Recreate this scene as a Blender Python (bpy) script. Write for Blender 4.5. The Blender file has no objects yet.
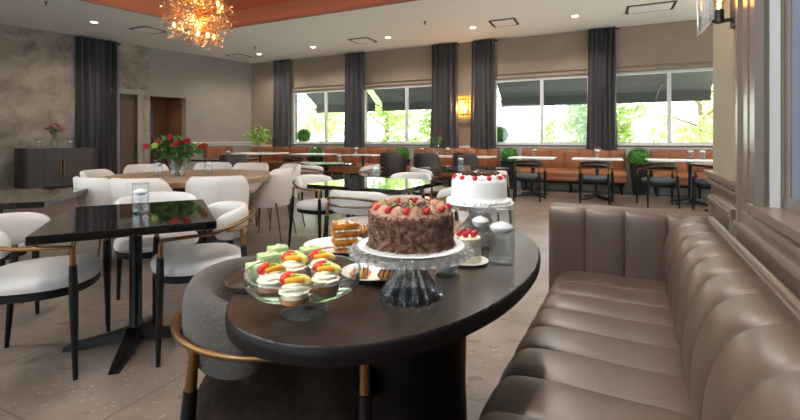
import bpy, bmesh, math, random
from mathutils import Vector, Matrix
from math import sin, cos, pi, radians as R, sqrt, atan2
random.seed(7)
SC = bpy.context.scene
COL = SC.collection

# ---------------------------------------------------------------- camera, world, sun, exposure
F, HC, HY = 430.0, 1.13, 140.0          # focal length in px (800 px wide), camera height, horizon row
cam_d = bpy.data.cameras.new('camera'); cam = bpy.data.objects.new('camera', cam_d); COL.objects.link(cam)
cam.location = (0, 0, HC); cam.rotation_euler = (pi/2, 0, 0)
cam_d.sensor_width = 36; cam_d.lens = 36*F/800; cam_d.shift_y = -70/800; cam_d.clip_start = .03
SC.camera = cam

world = bpy.data.worlds.new('sky'); SC.world = world; world.use_nodes = True
bgn = world.node_tree.nodes['Background']
bgn.inputs[0].default_value = (.86, .94, 1, 1); bgn.inputs[1].default_value = 3.5

sun_d = bpy.data.lights.new('sun', 'SUN'); sun = bpy.data.objects.new('sun', sun_d); COL.objects.link(sun)
sun_d.energy = 26; sun_d.angle = R(1); sun_d.color = (1, .95, .86)
sun.rotation_euler = Vector((-.75, .35, -.75)).to_track_quat('-Z', 'Y').to_euler()

SC.view_settings.view_transform = 'Standard'; SC.view_settings.look = 'None'
SC.view_settings.gamma = 1; SC.view_settings.use_curve_mapping = False
SC.view_settings.exposure = 1.05
LAMP = 85                                # watts of one recessed ceiling lamp
SC.cycles.max_bounces = 12; SC.cycles.transparent_max_bounces = 24; SC.cycles.diffuse_bounces = 5
SC.cycles.glossy_bounces = 5; SC.cycles.transmission_bounces = 10
SC.cycles.sample_clamp_indirect = 30.0
SC.cycles.caustics_reflective = False

# ---------------------------------------------------------------- helpers: placing
def P(px, py, z):                        # where the sight line of a pixel meets the height z
    D = (HC-z)*F/(py-HY); return Vector(((px-400)/F*D, D, z))
E = Vector((.906, -.4226, 0)); N = Vector((.4226, .906, 0))       # along / out of the window wall
W0 = Vector((4.84, 9.3, 0))
def tw(px):
    k = (px-400)/F; return (k*W0.y-W0.x)/(.906+.4226*k)
def WP(t, off=0, z=0): return W0+E*t-N*off+Vector((0, 0, z))       # off: distance into the room
LC = Vector((-4.74, 13.77, 0)); LD = Vector((-.613, -.790, 0)); LN = Vector((.790, -.613, 0))
def tl(px):
    k = (px-400)/F; return (k*LC.y-LC.x)/(LD.x-k*LD.y)
def LP(s, off=0, z=0): return LC+LD*s+LN*off+Vector((0, 0, z))
RD = Vector((.4772, .8788, 0)); RU = Vector((.8788, -.4772, 0))    # along / into the right wall
RC = .335                                                          # the wall's distance from the camera
def RP(v, off=0, z=0): return RU*(RC-off)+RD*v+Vector((0, 0, z))
CH = 3.58
def yaw(d): return atan2(-d[0], d[1])     # rotation that turns +Y to d

# ---------------------------------------------------------------- helpers: materials
def lin(c):
    return tuple(((v/255)/12.92 if v/255 <= .04045 else ((v/255+.055)/1.055)**2.4) for v in c)+(1,)
def mat(name, c, rough=.5, metal=0, c2=None, scale=8, detail=4, bump=0, bscale=None, stretch=None, spec=.5, coat=0, sheen=0, emit=None, estr=0, lo=.35, hi=.65):
    m = bpy.data.materials.new(name); m.use_nodes = True
    nt = m.node_tree; b = nt.nodes['Principled BSDF']
    b.inputs['Base Color'].default_value = lin(c); b.inputs['Roughness'].default_value = rough
    b.inputs['Metallic'].default_value = metal; b.inputs['Specular IOR Level'].default_value = spec
    b.inputs['Coat Weight'].default_value = coat; b.inputs['Sheen Weight'].default_value = sheen
    if emit: b.inputs['Emission Color'].default_value = lin(emit); b.inputs['Emission Strength'].default_value = estr
    if c2 or bump:
        tc = nt.nodes.new('ShaderNodeTexCoord'); mp = nt.nodes.new('ShaderNodeMapping')
        nt.links.new(tc.outputs['Object'], mp.inputs[0])
        if stretch: mp.inputs['Scale'].default_value = stretch
    if c2:
        n = nt.nodes.new('ShaderNodeTexNoise'); n.inputs['Scale'].default_value = scale; n.inputs['Detail'].default_value = detail
        nt.links.new(mp.outputs[0], n.inputs['Vector'])
        r = nt.nodes.new('ShaderNodeValToRGB'); r.color_ramp.elements[0].position = lo; r.color_ramp.elements[1].position = hi
        r.color_ramp.elements[0].color = lin(c); r.color_ramp.elements[1].color = lin(c2)
        nt.links.new(n.outputs[0], r.inputs[0]); nt.links.new(r.outputs[0], b.inputs['Base Color'])
    if bump:
        n2 = nt.nodes.new('ShaderNodeTexNoise'); n2.inputs['Scale'].default_value = bscale or scale*3; n2.inputs['Detail'].default_value = 3
        nt.links.new(mp.outputs[0], n2.inputs['Vector'])
        bp = nt.nodes.new('ShaderNodeBump'); bp.inputs['Strength'].default_value = bump; bp.inputs['Distance'].default_value = .01
        nt.links.new(n2.outputs[0], bp.inputs['Height']); nt.links.new(bp.outputs[0], b.inputs['Normal'])
    return m
def glass(name, c=(255, 255, 255), rough=0, ior=1.45):
    m = bpy.data.materials.new(name); m.use_nodes = True; b = m.node_tree.nodes['Principled BSDF']
    b.inputs['Base Color'].default_value = lin(c); b.inputs['Roughness'].default_value = rough
    b.inputs['Transmission Weight'].default_value = 1; b.inputs['IOR'].default_value = ior
    return m
def thin_glass(name, tint=(255, 255, 255), refl=1.0):
    m = bpy.data.materials.new(name); m.use_nodes = True; nt = m.node_tree; nt.nodes.clear()
    o = nt.nodes.new('ShaderNodeOutputMaterial'); t = nt.nodes.new('ShaderNodeBsdfTransparent'); g = nt.nodes.new('ShaderNodeBsdfGlossy')
    mx = nt.nodes.new('ShaderNodeMixShader'); lw = nt.nodes.new('ShaderNodeLayerWeight'); pw = nt.nodes.new('ShaderNodeMath'); mu = nt.nodes.new('ShaderNodeMath')
    t.inputs[0].default_value = lin(tint); g.inputs['Roughness'].default_value = .02
    pw.operation = 'POWER'; pw.inputs[1].default_value = 4; mu.operation = 'MULTIPLY_ADD'; mu.inputs[1].default_value = .75*refl; mu.inputs[2].default_value = .04*refl; mu.use_clamp = True
    nt.links.new(lw.outputs['Facing'], pw.inputs[0]); nt.links.new(pw.outputs[0], mu.inputs[0]); nt.links.new(mu.outputs[0], mx.inputs[0])
    nt.links.new(t.outputs[0], mx.inputs[1]); nt.links.new(g.outputs[0], mx.inputs[2]); nt.links.new(mx.outputs[0], o.inputs[0])
    return m
def emitter(name, c, s):
    m = bpy.data.materials.new(name); m.use_nodes = True; nt = m.node_tree; nt.nodes.clear()
    o = nt.nodes.new('ShaderNodeOutputMaterial'); e = nt.nodes.new('ShaderNodeEmission')
    e.inputs[0].default_value = lin(c); e.inputs[1].default_value = s; nt.links.new(e.outputs[0], o.inputs[0]); return m

# ---------------------------------------------------------------- helpers: meshes
class MB:
    def __init__(s): s.v = []; s.f = []
    def add(s, vs, fs, M=None):
        k = len(s.v); s.v += [tuple(M @ Vector(v)) if M else tuple(v) for v in vs]; s.f += [tuple(i+k for i in f) for f in fs]; return s
    def box(s, c, d, rz=0, bev=0, M=None, seg=2):
        bm = bmesh.new(); bmesh.ops.create_cube(bm, size=1); bmesh.ops.scale(bm, vec=Vector(d), verts=bm.verts)
        if bev: bmesh.ops.bevel(bm, geom=bm.edges[:], offset=bev, segments=seg, affect='EDGES', profile=.5)
        T = Matrix.Translation(Vector(c)) @ Matrix.Rotation(rz, 4, 'Z')
        if M: T = T @ M
        bm.verts.index_update()
        s.add([v.co[:] for v in bm.verts], [[v.index for v in f.verts] for f in bm.faces], T); bm.free(); return s
    def rings(s, rings, closed=True, cap=True, loop=False):
        k = len(s.v); n = len(rings[0])
        for r in rings: s.v += [tuple(p) for p in r]
        m = len(rings)
        for i in range(m if loop else m-1):
            a = k+i*n; b = k+((i+1) % m)*n
            for j in range(n if closed else n-1):
                j2 = (j+1) % n; s.f.append((a+j, a+j2, b+j2, b+j))
        if cap and not loop and closed:
            s.f.append(tuple(k+j for j in reversed(range(n)))); s.f.append(tuple(k+(m-1)*n+j for j in range(n)))
        return s
    def lathe(s, prof, c=(0, 0, 0), seg=32, sx=1, sy=1, flute=0, nfl=0, cap=True):
        rs = []
        for r, z in prof:
            rs.append([(c[0]+sx*r*(1+flute*cos(nfl*2*pi*j/seg))*cos(2*pi*j/seg), c[1]+sy*r*(1+flute*cos(nfl*2*pi*j/seg))*sin(2*pi*j/seg), c[2]+z) for j in range(seg)])
        return s.rings(rs, cap=cap)
    def tube(s, pts, r, seg=8, closed=False, flat=1):
        pts = [Vector(p) for p in pts]; n = len(pts); rs = r if isinstance(r, (list, tuple)) else [r]*n
        out = []; up = None
        for i, p in enumerate(pts):
            if closed: t = pts[(i+1) % n]-pts[i-1]
            else: t = pts[min(i+1, n-1)]-pts[max(i-1, 0)]
            t.normalize()
            if up is None: up = Vector((0, 0, 1)) if abs(t.z) < .9 else Vector((1, 0, 0))
            a = t.cross(up); a.normalize(); b = a.cross(t); up = b
            out.append([p+a*(rs[i]*cos(2*pi*j/seg))+b*(rs[i]*flat*sin(2*pi*j/seg)) for j in range(seg)])
        return s.rings(out, loop=closed)
    def ball(s, c, r, seg=12, M=None):
        r = (r, r, r) if not isinstance(r, (tuple, list)) else r; rs = []
        h = max(4, seg//2)
        for i in range(1, h):
            a = pi*i/h
            rs.append([Vector((r[0]*sin(a)*cos(2*pi*j/seg), r[1]*sin(a)*sin(2*pi*j/seg), -r[2]*cos(a))) for j in range(seg)])
        if M: rs = [[M @ p for p in q] for q in rs]
        rs = [[p+Vector(c) for p in q] for q in rs]
        return s.rings(rs)
    def prism(s, poly, z0, z1):
        return s.rings([[(x, y, z0) for x, y in poly], [(x, y, z1) for x, y in poly]])
    def build(s, name, m, parent=None, smooth=True, ang=35):
        me = bpy.data.meshes.new(name); me.from_pydata(s.v, [], s.f); me.update()
        bm = bmesh.new(); bm.from_mesh(me); bmesh.ops.recalc_face_normals(bm, faces=bm.faces); bm.to_mesh(me); bm.free()
        me.materials.append(m)
        if smooth:
            me.shade_smooth()
            try: me.set_sharp_from_angle(angle=R(ang))
            except Exception: pass
        o = bpy.data.objects.new(name, me); COL.objects.link(o)
        if parent: o.parent = parent
        return o
def tag(o, label=None, cat=None, group=None, kind=None):
    if label: o['label'] = label
    if cat: o['category'] = cat
    if group: o['group'] = group
    if kind: o['kind'] = kind
    return o
def thing(name, label, cat, loc=(0, 0, 0), rz=0, group=None):
    o = bpy.data.objects.new(name, None); COL.objects.link(o); o.empty_display_size = .05
    o.location = loc; o.rotation_euler = (0, 0, rz); return tag(o, label, cat, group)
def dup(root, loc, rz=0, label=None, group=None, scale=None):
    r = root.copy(); COL.objects.link(r); r.location = loc; r.rotation_euler = (0, 0, rz)
    if scale: r.scale = scale
    if label: r['label'] = label
    if group: r['group'] = group
    for ch in root.children:
        c = ch.copy(); COL.objects.link(c); c.parent = r
        for g in ch.children:
            d = g.copy(); COL.objects.link(d); d.parent = c
    return r
def struct(name, mb, m, parent=None, smooth=False):
    o = mb.build(name, m, parent, smooth)
    if not parent: o['kind'] = 'structure'
    return o
def sroot(name):
    o = bpy.data.objects.new(name, None); COL.objects.link(o); o['kind'] = 'structure'; return o
def blob(hw, hd, e=2.6, n=36):            # superellipse outline
    out = []
    for j in range(n):
        a = 2*pi*j/n; c, s_ = cos(a), sin(a)
        out.append((hw*math.copysign(abs(c)**(2/e), c), hd*math.copysign(abs(s_)**(2/e), s_)))
    return out
def slab(mb, outline, prof, c=(0, 0, 0)):  # prof: (inset, z)
    n = len(outline); rs = []
    hw = max(abs(p[0]) for p in outline); hd = max(abs(p[1]) for p in outline)
    for ins, z in prof:
        rs.append([(c[0]+x*(hw-ins)/hw, c[1]+y*(hd-ins)/hd, c[2]+z) for x, y in outline])
    return mb.rings(rs)
def bar(mb, a, b, w, h, z=None, bev=0):    # a box between two points; z: centre height
    a = Vector(a); b = Vector(b); d = b-a; c = (a+b)/2
    if z is not None: c.z = z
    return mb.box(c, (d.length, w, h), rz=atan2(d.y, d.x), bev=bev)

# ---------------------------------------------------------------- materials
M = {}
M['wall_tan'] = mat('wall_tan_paint', (150, 133, 117), .9, c2=(155, 138, 122), scale=3)
M['wall_grey'] = mat('wall_grey_paint', (152, 143, 134), .9, c2=(157, 148, 139), scale=3)
M['plaster'] = mat('clouded_plaster', (100, 89, 80), .75, c2=(180, 165, 149), scale=1.6, detail=12, bump=.3, bscale=4, lo=.3, hi=.72)
M['wall_sage'] = mat('wall_sage_paint', (140, 130, 112), .85, c2=(145, 135, 117), scale=3)
M['trim'] = mat('trim_taupe_paint', (122, 106, 96), .28)
M['white_trim'] = mat('window_trim_paint', (205, 205, 202), .5)
M['ceiling'] = mat('ceiling_paint', (246, 245, 243), .9)
M['tray_glow_tone'] = mat('tray_glow_paint', (176, 118, 88), .6)  # orange strip glow on a white tray, put into the paint colour
M['led'] = emitter('cove_led', (255, 158, 96), 2.2)
M['brown_int'] = mat('brown_alcove_paint', (112, 78, 56), .7)
M['door'] = mat('door_brown_stain', (96, 72, 54), .5, c2=(104, 80, 60), scale=4, stretch=(6, 6, .6))
M['black_paint'] = mat('black_painted_metal', (24, 22, 22), .35)
M['pane'] = thin_glass('window_glass', (245, 250, 250), .9)
M['curtain'] = mat('charcoal_curtain_cloth', (54, 50, 53), .5, c2=(62, 58, 61), scale=30, sheen=.15)
M['awning'] = mat('awning_canvas', (104, 108, 112), .9)
M['marble'] = mat('white_marble', (214, 212, 210), .25, c2=(236, 235, 233), scale=4, detail=8)
M['black_stone'] = mat('polished_black_stone', (14, 14, 14), .05, c2=(20, 19, 18), scale=60, spec=.6, coat=.5)
M['black_metal'] = mat('black_powder_coat', (14, 13, 14), .35, spec=.35)
M['ebony'] = mat('black_stained_wood', (16, 13, 12), .42, spec=.3)
M['brass'] = mat('brushed_brass', (142, 106, 70), .36, 1)
M['bronze'] = mat('dark_bronze', (120, 92, 66), .4, .8)
M['white_leather'] = mat('white_leather', (205, 198, 196), .45, bump=.05, bscale=120)
M['cream_cloth'] = mat('cream_bouclé_cloth', (208, 199, 194), .8, bump=.1, bscale=200, sheen=.2)
M['grey_velvet'] = mat('charcoal_chenille', (64, 55, 52), .85, c2=(86, 76, 71), scale=160, detail=2, bump=.5, bscale=260, sheen=.15)
M['brown_velvet'] = mat('dark_brown_velvet', (44, 33, 29), .95, c2=(56, 43, 38), scale=60, spec=.1)
M['navy_cloth'] = mat('slate_seat_cloth', (70, 74, 80), .8, c2=(82, 86, 92), scale=80)
M['dark_leather'] = mat('dark_brown_leather', (62, 52, 48), .45, bump=.05, bscale=100)
M['sofa'] = mat('taupe_leather', (86, 69, 60), .38, c2=(92, 75, 66), scale=5, bump=.04, bscale=160, spec=.55)
M['tan_leather'] = mat('cognac_leather', (136, 82, 48), .45, c2=(146, 90, 54), scale=5)
M['dark_table'] = mat('dark_wenge_veneer', (36, 27, 24), .27, c2=(68, 53, 46), scale=16, detail=8, stretch=(1.2, 16, 1), lo=.32, hi=.7, spec=.5)
M['edge_wood'] = mat('dark_wenge_edge', (24, 18, 16), .5, spec=.18)
M['oak'] = mat('weathered_oak', (148, 116, 90), .4, c2=(186, 158, 132), scale=6, detail=7, stretch=(1, 8, 1))
M['oak_edge'] = mat('weathered_oak_edge', (140, 112, 90), .5, c2=(170, 142, 120), scale=8, detail=7)
M['sideboard'] = mat('ribbed_dark_oak', (66, 56, 52), .5, c2=(84, 72, 66), scale=10, stretch=(20, 20, 1))
M['glass'] = glass('clear_glass')
M['vase_glass'] = thin_glass('thin_vase_glass', (251, 252, 253), .75); M['bowl_glass'] = thin_glass('bowl_glass', (250, 252, 252), 1.5)
M['crystal'] = glass('pressed_crystal', (252, 253, 255), 0, 1.5); M['crystal'].node_tree.nodes['Principled BSDF'].inputs['Transmission Weight'].default_value = .95
def lighten(m, f):                        # part of the light passes straight through, as in thin-walled glass
    nt = m.node_tree; b = nt.nodes['Principled BSDF']; o = nt.nodes['Material Output']; t = nt.nodes.new('ShaderNodeBsdfTransparent'); x = nt.nodes.new('ShaderNodeMixShader')
    t.inputs[0].default_value = (.97, .98, 1, 1); x.inputs[0].default_value = f; nt.links.new(b.outputs[0], x.inputs[1]); nt.links.new(t.outputs[0], x.inputs[2]); nt.links.new(x.outputs[0], o.inputs[0])
lighten(M['crystal'], .25)
M['water'] = thin_glass('water', (252, 254, 254), .7)
M['wax'] = mat('white_wax', (240, 238, 234), .5)
M['leaf'] = mat('bright_leaf', (136, 172, 70), .6, c2=(176, 204, 104), scale=3)
M['dark_leaf'] = mat('deep_leaf', (52, 88, 40), .6, c2=(82, 120, 58), scale=6)
M['box_leaf'] = mat('boxwood_leaf', (40, 96, 28), .6, c2=(84, 146, 50), scale=14)
def leafy(name, c, c2):
    m = mat(name, c, .6, c2=c2, scale=3); nt = m.node_tree; b = nt.nodes['Principled BSDF']; o = nt.nodes['Material Output']
    t = nt.nodes.new('ShaderNodeBsdfTranslucent'); x = nt.nodes.new('ShaderNodeMixShader'); x.inputs[0].default_value = .5
    nt.links.new(b.inputs['Base Color'].links[0].from_socket, t.inputs[0]); nt.links.new(b.outputs[0], x.inputs[1]); nt.links.new(t.outputs[0], x.inputs[2]); nt.links.new(x.outputs[0], o.inputs[0]); return m
M['tree_leaf'] = leafy('sunlit_leaf', (152, 178, 100), (190, 206, 140))
M['bark'] = mat('bark', (132, 116, 100), .9)
M['stem'] = mat('green_stem', (84, 112, 60), .6)
M['rose'] = mat('red_rose_petals', (158, 22, 30), .6)
M['pink'] = mat('pink_petals', (206, 122, 128), .6)
M['pavement'] = mat('pale_pavement', (214, 210, 202), .9, c2=(226, 222, 214), scale=1)
M['house'] = mat('pale_render', (226, 224, 220), .9)

for n_ in M['plaster'].node_tree.nodes:
    if n_.type == 'TEX_NOISE' and n_.inputs['Scale'].default_value < 3: n_.inputs['Distortion'].default_value = .6; n_.inputs['Roughness'].default_value = .62
# ---------------------------------------------------------------- floor
fm = bpy.data.materials.new('stone_floor_tiles'); fm.use_nodes = True
nt = fm.node_tree; b = nt.nodes['Principled BSDF']; L = nt.links.new
tc = nt.nodes.new('ShaderNodeTexCoord'); mp = nt.nodes.new('ShaderNodeMapping'); L(tc.outputs['Object'], mp.inputs[0])
n1 = nt.nodes.new('ShaderNodeTexNoise'); n1.inputs['Scale'].default_value = 2.2; n1.inputs['Detail'].default_value = 8; L(mp.outputs[0], n1.inputs[0])
r1 = nt.nodes.new('ShaderNodeValToRGB'); r1.color_ramp.elements[0].position = .3; r1.color_ramp.elements[1].position = .72
r1.color_ramp.elements[0].color = lin((104, 90, 81)); r1.color_ramp.elements[1].color = lin((146, 129, 118)); L(n1.outputs[0], r1.inputs[0])
mp2 = nt.nodes.new('ShaderNodeMapping'); mp2.inputs['Scale'].default_value = (1, 2.4, 1); mp2.inputs['Rotation'].default_value = (0, 0, .5); L(tc.outputs['Object'], mp2.inputs[0])
def chips(scale, cut, prev, col):
    v = nt.nodes.new('ShaderNodeTexVoronoi'); v.inputs['Scale'].default_value = scale; L(mp2.outputs[0], v.inputs['Vector'])
    nz = nt.nodes.new('ShaderNodeTexNoise'); nz.inputs['Scale'].default_value = scale*2; L(mp2.outputs[0], nz.inputs['Vector'])
    ad = nt.nodes.new('ShaderNodeMath'); ad.operation = 'MULTIPLY_ADD'; ad.inputs[1].default_value = .35; L(nz.outputs[0], ad.inputs[0]); L(v.outputs['Distance'], ad.inputs[2])
    rr = nt.nodes.new('ShaderNodeValToRGB'); rr.color_ramp.elements[0].position = cut; rr.color_ramp.elements[1].position = cut+.03
    rr.color_ramp.elements[0].color = (1, 1, 1, 1); rr.color_ramp.elements[1].color = (0, 0, 0, 1); L(ad.outputs[0], rr.inputs[0])
    sep = nt.nodes.new('ShaderNodeSeparateColor'); L(v.outputs['Color'], sep.inputs[0])
    gt = nt.nodes.new('ShaderNodeMath'); gt.operation = 'GREATER_THAN'; gt.inputs[1].default_value = .55; L(sep.outputs[0], gt.inputs[0])
    mu = nt.nodes.new('ShaderNodeMath'); mu.operation = 'MULTIPLY'; L(rr.outputs[0], mu.inputs[0]); L(gt.outputs[0], mu.inputs[1])
    m2 = nt.nodes.new('ShaderNodeMath'); m2.operation = 'MULTIPLY'; m2.inputs[1].default_value = .6; L(mu.outputs[0], m2.inputs[0])
    mx = nt.nodes.new('ShaderNodeMix'); mx.data_type = 'RGBA'; L(m2.outputs[0], mx.inputs['Factor']); L(prev, mx.inputs['A']); mx.inputs['B'].default_value = lin(col)
    return mx.outputs['Result']
c = chips(5, .38, r1.outputs[0], (84, 72, 64)); c = chips(11, .36, c, (96, 82, 73)); c = chips(24, .36, c, (178, 164, 152))
br = nt.nodes.new('ShaderNodeTexBrick'); br.offset = 0; br.inputs['Scale'].default_value = 1; br.inputs['Brick Width'].default_value = .9; br.inputs['Row Height'].default_value = .9
br.inputs['Mortar Size'].default_value = .0035; br.inputs['Mortar Smooth'].default_value = 0
mp3 = nt.nodes.new('ShaderNodeMapping'); mp3.inputs['Location'].default_value = (.92, -.93, 0); L(tc.outputs['Object'], mp3.inputs[0]); L(mp3.outputs[0], br.inputs['Vector'])
mx = nt.nodes.new('ShaderNodeMix'); mx.data_type = 'RGBA'; L(br.outputs['Fac'], mx.inputs['Factor']); L(c, mx.inputs['A']); mx.inputs['B'].default_value = lin((84, 70, 62))
L(mx.outputs['Result'], b.inputs['Base Color']); b.inputs['Roughness'].default_value = .32; b.inputs['Specular IOR Level'].default_value = .4
M['floor'] = fm
mp3.inputs['Rotation'].default_value = (0, 0, R(25))
FP = [LP(-.1, -.2), LP(10.6, -.2), LP(10.6)+Vector((.79, -.613, 0))*13.2, WP(6.8)-N*10.2, WP(6.8, -.2)]
FP = [LP(-.1, -1.6), LP(10.6, -1.6)] + FP[2:] + [WP(-10.7, -.2)]
fl = MB().prism([(p.x, p.y) for p in FP], -.12, 0).build('floor', fm, None, False); fl['kind'] = 'structure'

# ---------------------------------------------------------------- ceiling with its recessed tray
T0 = Vector((-4.02, 9.54, 0)); T1 = T0+E*6; T3 = T0+LD*6; T2 = T1+LD*6
O = [Vector((-15, 17, 0)), Vector((15, 13, 0)), Vector((13, -6, 0)), Vector((-13, -5, 0))]
T = [T0, T1, T2, T3]
mb = MB()
for i in range(4):
    j = (i+1) % 4
    q = [T[i], T[j], O[j], O[i]]
    mb.rings([[(p.x, p.y, CH) for p in q], [(p.x, p.y, CH+.028) for p in q]])
struct('ceiling', mb, M['ceiling'])
def grow(poly, d):
    c = sum(poly, Vector())/len(poly); out = []
    for p in poly: out.append(p+(p-c).normalized()*d)
    return out
mb = MB(); TI = grow(T, .22); TO = grow(T, .34)
def loop(mb, A, za, B_, zb):
    for i in range(4):
        j = (i+1) % 4
        mb.add([(A[i].x, A[i].y, za), (A[j].x, A[j].y, za), (B_[j].x, B_[j].y, zb), (B_[i].x, B_[i].y, zb)], [(0, 1, 2, 3)])
Tm = grow(T, -.02)
loop(mb, T, CH-.012, Tm, CH-.012); loop(mb, Tm, CH-.012, Tm, CH+.06); loop(mb, Tm, CH+.06, T, CH+.06); loop(mb, T, CH+.06, T, CH+.03); loop(mb, T, CH+.03, TI, CH+.03); loop(mb, TI, CH+.03, TI, CH+.42); 
struct('trim_1', mb, M['tray_glow_tone'])
mb = MB(); mb.add([(p.x, p.y, CH+.42) for p in TI], [(0, 1, 2, 3)])
struct('ceiling', mb, M['tray_glow_tone'])
mb = MB(); Tl = grow(T, .10); Tl2 = grow(T, .14)
for i in range(4): bar(mb, Tl[i]+Vector((0, 0, CH+.042)), Tl[(i+1) % 4]+Vector((0, 0, CH+.042)), .03, .02)
tag(mb.build('light_strip', M['led'], None, False), 'orange glowing light strip hidden in the recessed ceiling tray', 'light strip')

# ---------------------------------------------------------------- window wall
WIN = [(tw(292), tw(348)), (tw(363), tw(436)), (tw(494), tw(590)), (tw(612), tw(720)), (2.9, 5.4)]  # last one: unseen window added to light the right-hand ceiling
MUL = [[tw(325)], [tw(406)], [tw(541.5)], [tw(669.5)], [4.1]]
ZS, ZT = 1.03, 2.59
mb = MB()
def wseg(t0, t1, z0, z1, th=.25): bar(mb, WP(t0, -th/2), WP(t1, -th/2), th, z1-z0, (z0+z1)/2)
wseg(-10.62, 6.6, 0, ZS); wseg(-10.62, 6.6, ZT, CH+.25)
prev = -10.62
for a, b_ in WIN: wseg(prev, a, ZS, ZT); prev = b_
wseg(prev, 6.6, ZS, ZT)
struct('wall_back', mb, M['wall_tan'])
for i, (a, b_) in enumerate(WIN):
    r = sroot('window_%d' % (i+1))
    f = MB(); w = .055
    for (t0, t1, z0, z1) in ((a, b_, ZS, ZS+w), (a, b_, ZT-w, ZT), (a, a+w, ZS, ZT), (b_-w, b_, ZS, ZT)):
        bar(f, WP(t0, -.06), WP(t1, -.06), .08, z1-z0, (z0+z1)/2)
    f.build('window_frame', M['white_trim'], r, False)
    for m_ in MUL[i]:
        bar(MB(), WP(m_-.035, -.06), WP(m_+.035, -.06), .08, ZT-ZS-.1, (ZS+ZT)/2).build('mullion', M['white_trim'], r, False)
    g = MB(); bar(g, WP(a+.04, -.06), WP(b_-.04, -.06), .008, ZT-ZS-.08, (ZS+ZT)/2); g.build('pane', M['pane'], r, False)
    s_ = MB(); bar(s_, WP(a-.06, .03), WP(b_+.06, .03), .12, .035, ZS-.005, bev=.006); s_.build('window_sill', M['white_trim'], r, False)
    h = MB(); bar(h, WP(a-.06, .02), WP(b_+.06, .02), .05, .05, ZT+.04, bev=.008); bar(h, WP(a-.08, .03), WP(b_+.08, .03), .035, .02, ZT+.13, bev=.006)
    h.build('window_head_moulding', M['wall_tan'], r, False)
mb = MB(); bar(mb, WP(-10.6, .012), WP(6.6, .012), .025, .05, .955, bev=.006); bar(mb, WP(-10.6, .006), WP(6.6, .006), .012, .95, .47)
struct('trim_2', mb, M['white_trim'])
# ---------------------------------------------------------------- left wall
sA, sB = tl(186), tl(150); sC, sD = tl(140), tl(116); sE = tl(149)
HD = 2.30
mb = MB()
def lseg(mb, s0, s1, z0, z1, th=.25, off=0): bar(mb, LP(s0, -th/2+off), LP(s1, -th/2+off), th, z1-z0, (z0+z1)/2)
lseg(mb, -.1, sA, 0, CH+.2); lseg(mb, sA, sB, HD, CH+.2); lseg(mb, sB, sE, 0, CH+.2)
struct('wall_left', mb, M['wall_grey'])
mb = MB()
lseg(mb, sE, sC, 0, CH+.2); lseg(mb, sC, sD, HD+.02, CH+.2); lseg(mb, sD, 10.4, 0, CH+.2)
struct('wall_left', mb, M['plaster'])
mb = MB()                                  # the alcove behind the opening
d = 1.3; HDt = HD+.06
bar(mb, LP(sA-.3, -d), LP(sB+.1, -d), .1, HDt, HDt/2); bar(mb, LP(sA-.02, -.25), LP(sA-.02, -d), .05, HDt, HDt/2); bar(mb, LP(sB+.02, -.25), LP(sB+.02, -d), .05, HDt, HDt/2)
bar(mb, LP((sA+sB)/2, -.2), LP((sA+sB)/2, -d), abs(sB-sA)+.3, .06, HD+.03)
struct('wall_alcove', mb, M['brown_int'])
struct('trim_3', bar(MB(), LP(sB-.015, -.1), LP(sB-.10, -.1), .06, .9, 1.55), M['black_paint'])
dr = sroot('door_1'); g = MB(); lseg(g, min(sC, sD)-.1, max(sC, sD)+.1, 0, HD+.1, .05, -.14); g.build('door_leaf', M['door'], dr, False)
f = MB(); w = .13
bar(f, LP(sC-w/2, .02), LP(sC+w/2, .02), .05, HD+.1, HD/2+.05, bev=.008); bar(f, LP(sD-w/2, .02), LP(sD+w/2, .02), .05, HD+.1, HD/2+.05, bev=.008)
bar(f, LP(sC-w, .02), LP(sD+w, .02), .06, .13, HD+.06, bev=.008)
f.build('door_frame', M['wall_grey'], dr, False)
g = MB().tube([LP(sC+.16, -.06, 1.0), LP(sC+.16, -.02, 1.0), LP(sC+.3, -.02, 1.0)], .012); g.build('door_handle', M['bronze'], dr)
mb = MB()
for z, h_, dp in ((1.05, .05, .04), (.98, .03, .02), (.10, .18, .02)): bar(mb, LP(0, dp/2), LP(sA-.05, dp/2), dp, h_, z, bev=.005)
struct('trim_4', mb, M['white_trim'])
# ---------------------------------------------------------------- unseen walls that close the room, their windows added for daylight
d2 = Vector((.79, -.613, 0))
def glazed(name, a, d, length, bays, wi, inn):
    """an unseen wall with a band of tall windows added as fill light; inn points into the room"""
    mb = MB(); bl = length/bays
    bar(mb, a, a+d*length, .2, .8, .4); bar(mb, a, a+d*length, .2, CH+.25-3.0, (3.0+CH+.25)/2)
    for k_ in range(bays+1):
        c_ = a+d*(k_*bl); bar(mb, c_-d*.2, c_+d*.2, .2, 2.2, 1.9)
    struct(name, mb, M['wall_grey'])
    for k_ in range(bays):
        r = sroot('window_%d' % (wi+k_)); p0 = a+d*(k_*bl+.2); p1 = a+d*((k_+1)*bl-.2); f = MB()
        bar(f, p0, p1, .08, .06, .83); bar(f, p0, p1, .08, .06, 2.97); bar(f, p0, p0+d*.06, .08, 2.2, 1.9); bar(f, p1-d*.06, p1, .08, 2.2, 1.9)
        f.build('window_frame', M['white_trim'], r, False)
        g = MB(); bar(g, p0+d*.05, p1-d*.05, .008, 2.1, 1.9); g.build('pane', M['pane'], r, False)
a = LP(10.4); mb = MB(); bar(mb, a, a+d2*5.2, .2, CH+.2, CH/2); struct('wall_rear', mb, M['wall_grey']); glazed('wall_rear', a+d2*5.2, d2, 7.7, 3, 7, None)
a = WP(6.6); glazed('wall_far_side', a, -N, 10, 4, 10, None)
mb = MB(); bar(mb, a-N*10, RP(-2.1, -.25), .2, CH+.2, CH/2); struct('wall_far_side', mb, M['wall_grey'])
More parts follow.
